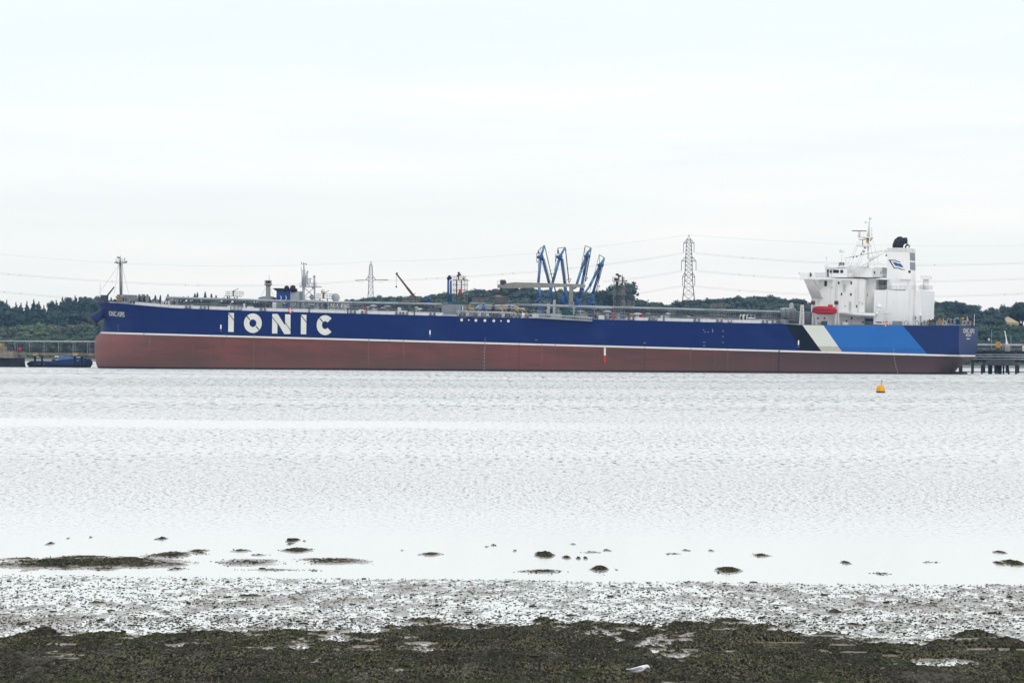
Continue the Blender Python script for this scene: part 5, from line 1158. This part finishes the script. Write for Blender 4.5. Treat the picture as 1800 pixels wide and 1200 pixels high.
JP('equipment_base','dgrey',rj,(1686,630,1700,641,34,38)); rebase(rj,1757,35)
ym = jt('valve_cabinet','yellow equipment cabinet standing on the right jetty','cabinet'); JP('body','yellow',ym,(1750.3,600.3,1757.6,611.5,34,35.4)); JP('base','dgrey',ym,(1751,611.5,1757,617,34.1,35.3)); JP('bracket','taupe',ym,(1757.6,603.3,1765,604.2,34.3,34.6),(1761,604,1765.5,611,34.3,35.0)); rebase(ym,1754,34.5)
for k, (pa, qa, pb, qb, lab) in enumerate(((1743,616,1743,580,'thin tall pole left of the yellow cabinet'),(1777,616,1777,591,'short thin pole right of the leaning white mast'))):
    pl_ = jt('lamp_pole',lab,'pole'); MB().bar(Jp(pa,qa,36),Jp(pb,qb,36),.09,.06).build('shaft','lgrey',pl_); MB().bar(Jp(pb,qb,36),Jp(pb+1.2,qb+.2,36),.09).build('arm','lgrey',pl_); rebase(pl_,pa,36)
lm = jt('leaning_mast','leaning white lattice mast right of the yellow cabinet','mast'); MB().bar(Jp(1771,607,35),Jp(1766,581,35),.22,.12,6).bar(Jp(1768.5,606,35),Jp(1769,597,35),.2).bar(Jp(1772.5,606,35),Jp(1769,598,35),.12).build('spar','white',lm); JP('foot','lgrey',lm,(1767,605.5,1774,617,34.4,35.6)); rebase(lm,1770,35)
sg = jt('round_sign','small round white sign on a post just right of the stern','sign'); c_ = Jp(1738.3,596.5,34); MB().bar(c_,c_+Vector((0,.12,0)),.36,n=16).build('disc',mat('pale_sign',(0.62,0.68,0.45),.5,.05),sg); MB().bar(c_+Vector((0,.2,0)),Jp(1738.3,617,34.2),.04).build('post','dgrey',sg); rebase(sg,1738,34)
hb = jt('shed','small white shed with red roof edge at the right edge','shed'); JP('wall','white',hb,(1797.2,607,1830,617,34,38)); JP('roof','red',hb,(1796.6,605.6,1831,607,33.8,38.2)); rebase(hb,1810,36)
pb = jt('pipe_bridge','far pipe bridge with pale top pipe behind the right jetty','pipe bridge'); yb_ = 120
MB().bar(Jp(1690,605.5,yb_),Jp(1870,606.6,yb_),.33,n=8).build('pipe','lgrey',pb); JP('girder','dgrey',pb,(1690,607,1870,610.8,yb_+.4,yb_+3)); JP('bank_wall','concrete',pb,(1690,611,1870,616,yb_+1,yb_+3.4))
for px in range(1690,1870,20): a = Jp(px,614,yb_+2); MB().bar(a,Vector((a.x,a.y,-3)),.4,n=8).build('pile','darksteel',pb)
rebase(pb,1770,yb_+2)
# ---- berth platform behind midships
bp_ = jt('berth_platform','concrete loading platform behind the tanker carrying the blue arms','platform'); JP('deck','concrete',bp_,(745,556,1110,561,30,52))
for px in range(760,1110,30): a = Jp(px,560,34); MB().bar(a,Vector((a.x,a.y,-4)),.6,n=10).build('pile','darksteel',bp_)
rebase(bp_,930,40)
PZ = lambda px, y=34: Jp(px,556,y).z
def jtower(px0, px1, qt, label, y=36, m='taupe'):
    e_ = jt('access_tower', label, 'tower'); x0_,z1_ = J(px0,qt,y); x1_,_ = J(px1,qt,y); w_ = x1_-x0_
    MB().lattice(x0_,x1_,y,y+w_,PZ(px0),z1_,7,.08).build('frame',m,e_)
    for f_ in (.62,.985): MB().box(x0_-.5,x1_+.6,y-.4,y+w_+.4,PZ(px0)+(z1_-PZ(px0))*f_-.15,PZ(px0)+(z1_-PZ(px0))*f_).build('landing',m,e_)
    MB().rail([Vector((x0_-.4,y-.3,z1_)),Vector((x1_+.5,y-.3,z1_))],1.1,.7,.06).build('rail',m,e_); MB().rail([Vector((x0_-.4,y-.3,PZ(px0)+(z1_-PZ(px0))*.62)),Vector((x1_+.5,y-.3,PZ(px0)+(z1_-PZ(px0))*.62))],1.1,.9,.05).build('rail',m,e_)
    return e_, x0_, x1_, z1_, w_
t1, a_, b2, z_, w_ = jtower(796.5,816.5,491,'steel lattice jetty tower with a red hose left of the hose crane')
MB().bar(Jp(806,491,36),Jp(806.2,480,36),.22,.18).ball(Jp(806.5,479.5,36),.45,.4,.3).ball(Jp(807.5,483,36),.6,.4,.35).ball(Jp(805,484.5,36),.4).build('fire_monitor','rust',t1); MB().bar(Jp(807.5,517,35.6),Jp(808.5,508,35.6),.38,.32,8).build('hose','red',t1); MB().bar(Jp(803,556,36),Jp(803,492,36),.16).bar(Jp(811,556,37),Jp(811,492,37),.16).build('riser_pipe','dgrey',t1)
MB().box(*[v for p in zip(Jp(813,493,36.4),Jp(817,487.5,38)) for v in sorted(p)]).build('cabinet','grey',t1); rebase(t1,806,37)
t2, a_, b2, z_, w_ = jtower(1079,1095,493,'rusty lattice jetty tower in front of the large dark pine')
MB().bar(Jp(1087,493,36),Jp(1087.5,483,36),.2,.15).ball(Jp(1085,482.5,36),.6,.4,.35).ball(Jp(1089,485,36),.6,.4,.3).ball(Jp(1081.5,490.5,36),.45).ball(Jp(1084,491,36),.45).build('fire_monitor','rust',t2); MB().bar(Jp(1094,500,36),Jp(1093.6,482,36),.14,.08).bar(Jp(1095,497,36),Jp(1095,487,36),.2).build('antenna','dgrey',t2); MB().bar(Jp(1084,556,36),Jp(1084,495,36),.28).bar(Jp(1089.5,556,35.5),Jp(1086,495,36),.18).build('riser_pipe','dgrey',t2); rebase(t2,1087,37)
# blue loading arms
def Jc(x, y, Y_): return Jp(930+x/7.5, 420+y/7.5, Y_)
def arm(label, Y_, light, dark, apex, back, knuck, cables, extra):
    e_ = jt('loading_arm', label, 'loading arm', None)
    def bars(name, m, segs, n=8):
        mb = MB()
        for (x0_,y0_),(x1_,y1_),r0,r1 in segs: mb.bar(Jc(x0_,y0_,Y_), Jc(x1_,y1_,Y_), r0, r1, n)
        return mb.build(name, m, e_)
    bars('outboard_arm','sky_blue',light); bars('inboard_arm','blue',dark); bars('counterweight_frame','dgrey',back,5)
    k_ = Jc(knuck[0],knuck[1],Y_-.6); MB().ball(k_,.95,.8,.65,12).bar(k_+Vector((-1.0,0,0)),k_+Vector((.9,0,.2)),.42,.5,8).bar(k_+Vector((0,-.6,0)),k_+Vector((0,1.6,0)),.55,.55,10).build('knuckle','blue',e_)
    ap = MB()
    for cc in cables: ap.bar(Jc(cc[0],cc[1],Y_+.5),Jc(cc[2],cc[3],Y_+.5),cc[4],cc[4],5)
    ap.build('balance_cable','dgrey',e_)
    mb = MB()
    for a0_, a1_ in dark_ladder(dark[0]): 
        n = 20
        for sgn in (-1, 1): mb.bar(Jc(a0_[0]+sgn*5,a0_[1],Y_-1), Jc(a1_[0]+sgn*5,a1_[1],Y_-1), .05,n=4)
        for i in range(n+1): p_ = (a0_[0]+(a1_[0]-a0_[0])*i/n, a0_[1]+(a1_[1]-a0_[1])*i/n); mb.bar(Jc(p_[0]-5,p_[1],Y_-1),Jc(p_[0]+5,p_[1],Y_-1),.045,n=4)
    mb.build('ladder','grey',e_)
    bars('riser','blue',extra)
    bx0 = Jc(extra[0][0][0],900,Y_); zb = PZ(1000,Y_); MB().lathe(bx0.x,Y_,[(1.1,zb),(1.1,bx0.z-1),(.8,bx0.z),(.8,bx0.z+1.2)],14).build('pedestal','blue',e_)
    rebase(e_, 930+extra[0][0][0]/7.5, Y_)
def dark_ladder(s_):
    (x0_,y0_),(x1_,y1_) = s_[0], s_[1]; return [((x0_+20,y0_+10),(x1_+22,y1_)),((x0_-10,y0_+60),(x1_-14,y1_-40))]
arm('leftmost blue loading arm with its two limbs spread wide',33,[((202,82),(155,240),.32,.42),((155,240),(122,575),.42,.42),((122,575),(150,760),.42,.5)],[((182,255),(262,575),.42,.42),((262,575),(330,840),.42,.35)],(202,82),[((202,82),(122,152),.1,.1),((122,152),(155,235),.1,.1),((122,152),(122,185),.2,.2),((102,190),(102,305),.1,.1),((102,190),(146,190),.1,.1),((102,305),(120,305),.1,.1),((122,190),(125,540),.08,.08),((148,100),(148,190),.05,.05)],(150,240),[(204,84,310,540,.14),(310,540,400,880,.22),(262,475,295,455,.09),(295,455,325,455,.09),(295,455,300,520,.08)],[((150,760),(95,850),.45,.4),((95,850),(88,880),.4,.4),((150,700),(235,770),.25,.2),((110,690),(118,730),.5,.4)])
arm('second blue loading arm from the left, its light limb leaning left',35,[((475,110),(405,240),.30,.42),((405,240),(315,560),.45,.45),((315,560),(260,790),.45,.42),((260,790),(215,820),.3,.3)],[((430,258),(472,600),.45,.45),((472,600),(500,870),.5,.6)],(475,110),[((475,110),(380,122),.1,.1),((380,122),(385,200),.15,.15),((350,200),(348,300),.09,.09),((380,122),(335,420),.08,.08),((380,130),(410,235),.1,.1)],(400,238),[(478,110,528,580,.17),(498,545,530,520,.09),(530,520,555,525,.08),(555,525,530,580,.08)],[((500,870),(525,880),.6,.6),((430,740),(430,880),.7,.75),((430,790),(500,880),.4,.4)])
arm('third blue loading arm from the left, nearly upright beside the crane tip',34,[((820,118),(760,205),.30,.42),((760,205),(690,400),.42,.42),((690,400),(615,640),.42,.40),((560,655),(620,640),.5,.3)],[((765,255),(720,480),.42,.42),((720,480),(660,800),.45,.5)],(820,118),[((820,118),(738,88),.1,.1),((738,88),(735,200),.09,.09),((738,92),(650,560),.08,.08),((755,160),(800,170),.1,.1)],(768,228),[(822,120,742,560,.13),(800,200,720,640,.06),(742,520,775,505,.08),(775,505,745,560,.08)],[((660,790),(640,880),.8,.9),((600,800),(690,800),.5,.5)])
arm('rightmost and shortest blue loading arm, leaning right',36,[((995,250),(935,345),.28,.40),((935,345),(850,520),.40,.40),((850,520),(800,620),.42,.42),((800,620),(690,775),.36,.34)],[((940,365),(900,520),.42,.42),((900,520),(840,720),.42,.42),((840,720),(815,860),.5,.6)],(995,250),[((995,250),(925,207),.1,.1),((925,207),(930,330),.08,.08),((925,210),(780,770),.07,.07)],(945,345),[(998,255,885,690,.12),(975,360,860,700,.06),(900,630,935,612,.08),(935,612,905,670,.08)],[((815,830),(860,870),.8,.9),((770,820),(830,860),.7,.7)])
# small folded arms further forward
s1 = jt('loading_arm','small folded blue loading arm beside the left lattice tower','loading arm'); MB().bar(Jp(788,532,36),Jp(788,491,36),.38,.34,10).bar(Jp(792.5,532,36),Jp(792.5,493,36),.38,.34,10).build('riser','blue',s1); MB().bar(Jp(787,491,36),Jp(790,487,36),.5,.5,8).bar(Jp(790,487,36),Jp(792.5,491,36),.5,.45,8).ball(Jp(790,487,36),.6).build('swivel','navy',s1); MB().bar(Jp(788,530,36),Jp(788,558,36),.6).build('pedestal','blue',s1); rebase(s1,790,36)
s2 = jt('loading_arm','low blue pipe arm showing above the cargo pipe right of the red crane','loading arm'); MB().bar(Jp(750.5,531,36),Jp(751,523.5,36),.45,.45,8).bar(Jp(751,523.5,36),Jp(754,521.5,36),.45,.4,8).bar(Jp(754,521.5,36),Jp(756,530,36),.4,.4,8).build('riser','blue',s2); MB().bar(Jp(753,530,36),Jp(753,556,36),.6).build('pedestal','blue',s2); rebase(s2,753,36)
# red crane boom
rc = jt('mobile_crane','dark red telescopic crane boom leaning left above the deck pipes','crane'); Yc = 34
MB().bar(Jp(738,534,Yc),Jp(716,506,Yc),.62,.48,4).bar(Jp(716,506,Yc),Jp(697.5,482,Yc),.42,.30,4).build('boom','rust',rc); MB().bar(Jp(698.5,481.5,Yc),Jp(696,480.3,Yc),.42,.3,6).build('boom_head','rust',rc); MB().bar(Jp(696.7,482,Yc),Jp(696.7,503,Yc),.04,n=4).ball(Jp(696.7,504,Yc),.3,n=6).build('hook_line','dgrey',rc)
JP('cab','rust',rc,(731,534,743,545,Yc-1.2,Yc+1.2)); JP('carrier','dgrey',rc,(722,545,748,556,Yc-1.3,Yc+1.3)); rebase(rc,738,Yc)
# ================================================================== SECOND SHIP, moored beyond
s2 = jt('small_tanker','smaller ship with blue funnel and white mast moored beyond the tanker','ship'); YS = 64
def s2sec(px, zt_, wd): x = Jp(px,640,YS).x; return [(x,YS-wd,zt_),(x,YS-wd*.95,-1),(x,YS+wd*.95,-1),(x,YS+wd,zt_)]
MB().rings([s2sec(275,13,.4),s2sec(300,11.5,5),s2sec(330,10.5,8),s2sec(600,10.5,8),s2sec(640,10.8,7),s2sec(650,11,5)],smooth=False).build('hull','navy',s2)
c_ = Jp(472,530,YS); 
f2 = MB().bar(Vector((Jp(471.5,530,YS).x,YS,10)),Jp(471.5,500,YS),.95,.72,14).lathe(Jp(471.5,500,YS).x,YS,[(.6,Jp(471,503,YS).z),(1.25,Jp(471,500.5,YS).z),(1.3,Jp(471,499.5,YS).z),(1.1,Jp(471,498,YS).z)],14).build('foremast','taupe',s2)
MB().lathe(Jp(471.5,500,YS).x,YS,[(.85,Jp(471,498,YS).z),(.95,Jp(471,493.5,YS).z)],12).build('mast_lamp','black',f2)
mb = MB()
for i in range(8):
    a = i*math.pi/4; q = Vector((Jp(471.5,500,YS).x+1.15*math.cos(a),YS+1.15*math.sin(a),Jp(471,499.5,YS).z)); mb.bar(q,q+Vector((.0,0,1.2)),.06,n=4); a2 = a+math.pi/4; mb.bar(q+Vector((0,0,1.2)),Vector((Jp(471.5,500,YS).x+1.15*math.cos(a2),YS+1.15*math.sin(a2),q.z+1.2)),.05,n=4)
mb.bar(Jp(473,494,YS),Jp(473.2,483,YS),.09,.04).build('mast_basket','taupe',f2); MB().bar(Jp(469,503,YS),Jp(458,521,YS),.035,n=4).bar(Jp(474,503,YS),Jp(482,524,YS),.035,n=4).build('stay','grey',f2)
MB().lathe(Jp(470,500,YS).x,YS,[(2.6,Jp(471,536,YS).z),(2.9,Jp(471,523,YS).z),(1.2,Jp(471,520.5,YS).z)],18).build('mast_house','grey',s2)
fn2 = MB(); fn2.prism([J(a,b_,YS-3) for a, b_ in ((484.6,545),(510,545),(510,511.5),(486.2,511.5))],YS-3,YS+3); fn2 = fn2.build('funnel',mat('funnel_blue',(0.010,0.05,0.22),.4,.1),s2)
MB().prism([J(a,b_,YS-3.1) for a, b_ in ((478.5,506.6),(486,511.6),(510,511.6),(510,507.2),(490,506.4))][::-1],YS-3.1,YS+3.1).build('funnel_top','black',fn2)
MB().ball(Jp(504,507,YS-3),.9,.8,1.0).ball(Jp(514.5,507.5,YS-3),1.0,.9,1.2).ball(Jp(520,510,YS-3),.5,.5,.6).ball(Jp(516,504.5,YS-3),.7,.7,.6).build('exhaust_pipe','black',fn2)
JP('funnel_casing','lgrey',fn2,(510.1,511.8,525,545,YS-2.9,YS+3)); JP('exhaust_pipe','black',fn2,(521,507.5,522,512,YS,YS+.5),(518.5,509,519.3,512,YS,YS+.5))
def crescent(px, py, y):
    mb = MB(); x0_, z0_ = J(px, py, y); n = 8; pts = []
    for i in range(n+1): a = -1.2+2.4*i/n; pts.append((x0_+.75*math.cos(a), z0_+.8*math.sin(a)*(-1)))
    for i in range(n, -1, -1): a = -1.2+2.4*i/n; pts.append((x0_+.25+.42*math.cos(a)-.15, z0_+.72*math.sin(a)*(-1)))
    mb.prism(pts, y-.04, y); return mb
for px, py in ((491,523.5),(500,523.5)): crescent(px, py, YS-3.02).build('funnel_mark','white',fn2)
MB().bar(Jp(491,534,YS-3.04),Jp(499,530,YS-3.04),.18,n=4).bar(Jp(496,531,YS-3.05),Jp(503,534,YS-3.05),.18,n=4).build('funnel_mark','white',fn2)
rm2 = MB(); 
for a, b_ in ((533.5,533.5),(553,553)):
    for yy in (YS-2,YS+2): rm2.bar(Jp(a,545,yy),Jp(a,504,yy),.28 if a > 540 else .4,n=6)
rm2.bar(Jp(534,522,YS-2),Jp(553,505,YS-2),.12).bar(Jp(553,522,YS-2),Jp(534,505,YS-2),.12).bar(Jp(534,540,YS-2),Jp(553,523,YS-2),.12).bar(Jp(553,540,YS-2),Jp(534,523,YS-2),.12).bar(Jp(534,522.5,YS-2),Jp(553,522.5,YS-2),.12)
jb(rm2,526.5,502.8,557,504.6,YS-2.6,YS+2.6); rm2.rail([Jp(527,502.9,YS-2.4),Jp(557,502.9,YS-2.4)],1.1,.8,.06); mast2 = rm2.build('mast_platform','lgrey',s2)
MB().bar(Jp(534.5,503,YS),Jp(534.5,474,YS),.75,.38,8).bar(Jp(534.3,474,YS),Jp(534,461,YS),.25,.12).bar(Jp(530,463,YS),Jp(539,464.5,YS),.14).bar(Jp(529.8,465,YS),Jp(529.8,460,YS),.09).bar(Jp(538.6,466,YS),Jp(538.6,462,YS),.12).bar(Jp(529.6,476,YS),Jp(529.6,470,YS),.1).bar(Jp(530,476,YS),Jp(534,478,YS),.12).bar(Jp(530.5,503,YS),Jp(530.5,477,YS),.1).bar(Jp(540,500,YS),Jp(539.5,479,YS),.25,.2).bar(Jp(539.5,481,YS),Jp(541.2,476,YS),.25).bar(Jp(537.5,503,YS),Jp(537.5,484,YS),.14).build('signal_mast','lgrey',mast2)
MB().bar(Jp(552.6,503,YS),Jp(552.6,487,YS),.36,.3,8).ball(Jp(552.5,486,YS),.45).bar(Jp(541,489.5,YS),Jp(549,489.5,YS),.12).bar(Jp(542,489.5,YS),Jp(542,503,YS),.09).bar(Jp(545,489.5,YS),Jp(545,498,YS),.2).build('small_mast','lgrey',mast2)
MB().bar(Jp(549,506,YS-1),Jp(552,504,YS-1),.4,.6).build('horn','offwhite',mast2)
JP('deckhouse','lgrey',s2,(530,527,560,545,YS-3,YS+3)); MB().ball(Jp(568,512,YS),.75).bar(Jp(568,525,YS),Jp(568,513,YS),.2).build('satellite_dome','offwhite',s2); MB().ball(Jp(590,523,YS),1.4).ball(Jp(548,522,YS),.8).build('radar_dome','lgrey',s2)
JP('deckhouse','offwhite',s2,(575,529,606,545,YS-3,YS+3)); rebase(s2,460,YS)

# ================================================================== PYLONS AND LINES
def pylon(px, ytop, Y, arms, base_w, top_w, label, ins=True, hh=None):
    top = W(px, ytop, Y); z0 = land_z(px, min(Y, shoreY(px)+500)); e_ = empty('pylon', (top.x, Y, z0)); tag(e_, label, 'pylon')
    H_ = top.z - z0; sc = F/Y
    mb = MB(); lv = [0]; 
    while lv[-1] < H_*.93: lv.append(lv[-1] + max(2.2, 6.5*(1-lv[-1]/H_)))
    wd = lambda z: np.interp(z/H_, [0, .22, .5, .68, .9, 1], [base_w/2, base_w*.39, top_w*.74, top_w*.65, top_w*.5, .12])
    lv = [z for z in lv if z < H_*.95]+[H_*.95]
    def cn(z): w_ = wd(z); return [Vector((a*w_, b_*w_, z)) for a, b_ in ((-1,-1),(1,-1),(1,1),(-1,1))]
    pv = cn(0)
    for z in lv[1:]:
        cu = cn(z)
        for i in range(4):
            j = (i+1) % 4; mb.bar(pv[i],cu[i],.17,n=4).bar(pv[i],cu[j],.09,n=4).bar(pv[j],cu[i],.09,n=4).bar(cu[i],cu[j],.09,n=4)
        pv = cu
    for v in pv: mb.bar(v, (0,0,H_), .12, n=4)
    mb.build('lattice_body','galv',e_)
    out = []
    for q, w_, insl in arms:
        z = (W(px, q, Y)).z - z0
        for sg_ in (-1, 1):
            m_ = MB(); tip = Vector((sg_*w_/sc, 0, z))
            for b_ in (-1, 1): m_.bar((sg_*wd(z), b_*wd(z), z), tip, .2, n=4).bar((sg_*wd(z+2.5), b_*wd(z+2.5), z+2.6), tip, .17, n=4)
            for t in (.35,.65): m_.bar((tip.x*t, 0, z), (tip.x*(t+.0), 0, z+2.4*(1-t)), .07, n=4)
            m_.build('cross_arm','galv',e_)
            if insl: 
                zi = z - insl/sc; MB().bar((tip.x,-.3,z),(tip.x,-.3,zi),.17,n=6).bar((tip.x,.3,z),(tip.x,.3,zi),.17,n=6).build('insulator','galv',e_)
            out.append(e_.location + Vector((tip.x,0,z-insl/sc)))
    return e_, out
YP1, YP2 = 2640, 2660
p1, o1 = pylon(1211, 412.5, YP1, [(427.5,9.2,16.5),(459,12.8,16.5),(486.5,10.8,16.5)], 9.5, 3.0, 'tall double-circuit lattice pylon between the jetty tower and the white house')
p2, o2 = pylon(652, 459, YP2, [(492.5,9.5,0)], 5.2, 1.8, 'shorter lattice pylon with a single pair of arms above the foredeck ridge')
MB().bar(W(624,492.8,YP2)-p2.location, W(641,492.3,YP2)-p2.location, .22, n=6).bar(W(682,492,YP2)-p2.location, W(662,492.3,YP2)-p2.location, .22, n=6).build('insulator','dgrey',p2)
mb = MB()
for sg_ in (-1, 1):
    pts = [W(652+sg_*(9+18*t), 493+14*(1-abs(t))*(t if t < 1 else 1)*1.3*(4*t*(1-t) if 0 else 1)*(1-t**3)*(.9), YP2)-p2.location for t in np.linspace(0.15, 1, 9)]
    mb.tube(pts, .06, 4)
mb.build('jumper_cable','wire',p2)
def line(name, pts, label, Ya=2640, Yb=2660, gap=2.4, r=.042, dots=()):
    xs_ = [p_[0] for p_ in pts]; ys_ = [p_[1] for p_ in pts]; deg = min(3, len(pts)-1); pf = np.polyfit(xs_, ys_, deg)
    e_ = empty(name, tuple(W(pts[0][0], pts[0][1], YP1))); tag(e_, label, 'power line')
    offs = (-gap/2, gap/2) if gap else (0,)
    for og in offs:
        P_ = []
        for t in np.linspace(0, 1, 40):
            px = xs_[0]+(xs_[-1]-xs_[0])*t; P_.append(W(px, float(np.polyval(pf, px))+og*.9, YP1)-e_.location)
        MB().tube(P_, r, 4).build('conductor','wire',e_)
    for d0 in dots:
        p_ = W(d0, float(np.polyval(pf, d0)), YP1)-e_.location; MB().box(p_.x-.15,p_.x+.15,-.15,.15,p_.z-.35,p_.z+.35).build('spacer','wire',e_)
line('power_line',[(-60,476),(0,480.5),(95,488),(170,493.5),(280,499.5),(450,501.5),(560,499),(622,494)],'twin power line sagging from the left edge to the shorter pylon',dots=(15,34,197,326,348))
line('power_line',[(-60,507),(0,513),(40,516),(90,521),(170,528)],'lower twin power line dropping behind the trees at far left',dots=(8,36))
line('power_line',[(682,493.5),(760,490),(880,482),(940,477.5),(1080,463),(1201,445)],'twin power line rising from the shorter to the tall pylon',dots=(749,769,883,902))
line('power_line',[(1060,495),(1096,491.5),(1140,486),(1199,476)],'middle twin power line arriving at the tall pylon from the left')
line('power_line',[(1060,524),(1109,518),(1150,511),(1200,502.5)],'lowest twin power line arriving at the tall pylon from the left')
line('power_line',[(1222,444.5),(1306,453.5),(1420,460),(1560,465),(1660,466),(1800,462),(1860,459)],'upper twin power line running right from the tall pylon',dots=(1306,1322,1643))
line('power_line',[(1225,475),(1298,484),(1420,490),(1560,494),(1660,494.8),(1800,490),(1860,487)],'middle twin power line running right from the tall pylon',dots=(1300,1325))
line('power_line',[(1224,503),(1300,511),(1420,517),(1560,521),(1660,521),(1800,516),(1860,513)],'lowest twin power line running right from the tall pylon',dots=(1300,1766,1789))
line('earth_wire',[(-60,441),(0,447),(100,455.5),(200,461.5),(280,465),(420,468),(560,465),(652,459.5)],'faint single wire high above the foredeck',gap=0,r=.032)
line('earth_wire',[(652,459.5),(800,455),(940,445),(1080,430),(1211,413)],'faint single wire between the tops of the two pylons',gap=0,r=.032)
line('earth_wire',[(1211,413),(1300,419.5),(1420,426),(1560,431.5),(1700,432.5),(1860,429)],'faint single wire running right from the tall pylon tip',gap=0,r=.032)

# ================================================================== HAZE
hz = MB().box(-2800, 2800, -60, 3300, -3.2, 150).build('haze', M['white']); hz.data.materials.clear()
m = bpy.data.materials.new('haze_air'); m.use_nodes = True; nt = m.node_tree; nt.nodes.clear()
out_ = nt.nodes.new('ShaderNodeOutputMaterial'); pv = nt.nodes.new('ShaderNodeVolumePrincipled')
pv.inputs['Color'].default_value = (0.38, 0.64, 1.0, 1); pv.inputs['Density'].default_value = 0.000045; pv.inputs['Anisotropy'].default_value = 0.0
nt.links.new(pv.outputs[0], out_.inputs['Volume']); hz.data.materials.append(m); tag(hz, kind='stuff', label='thin bluish air over the estuary', cat='haze')
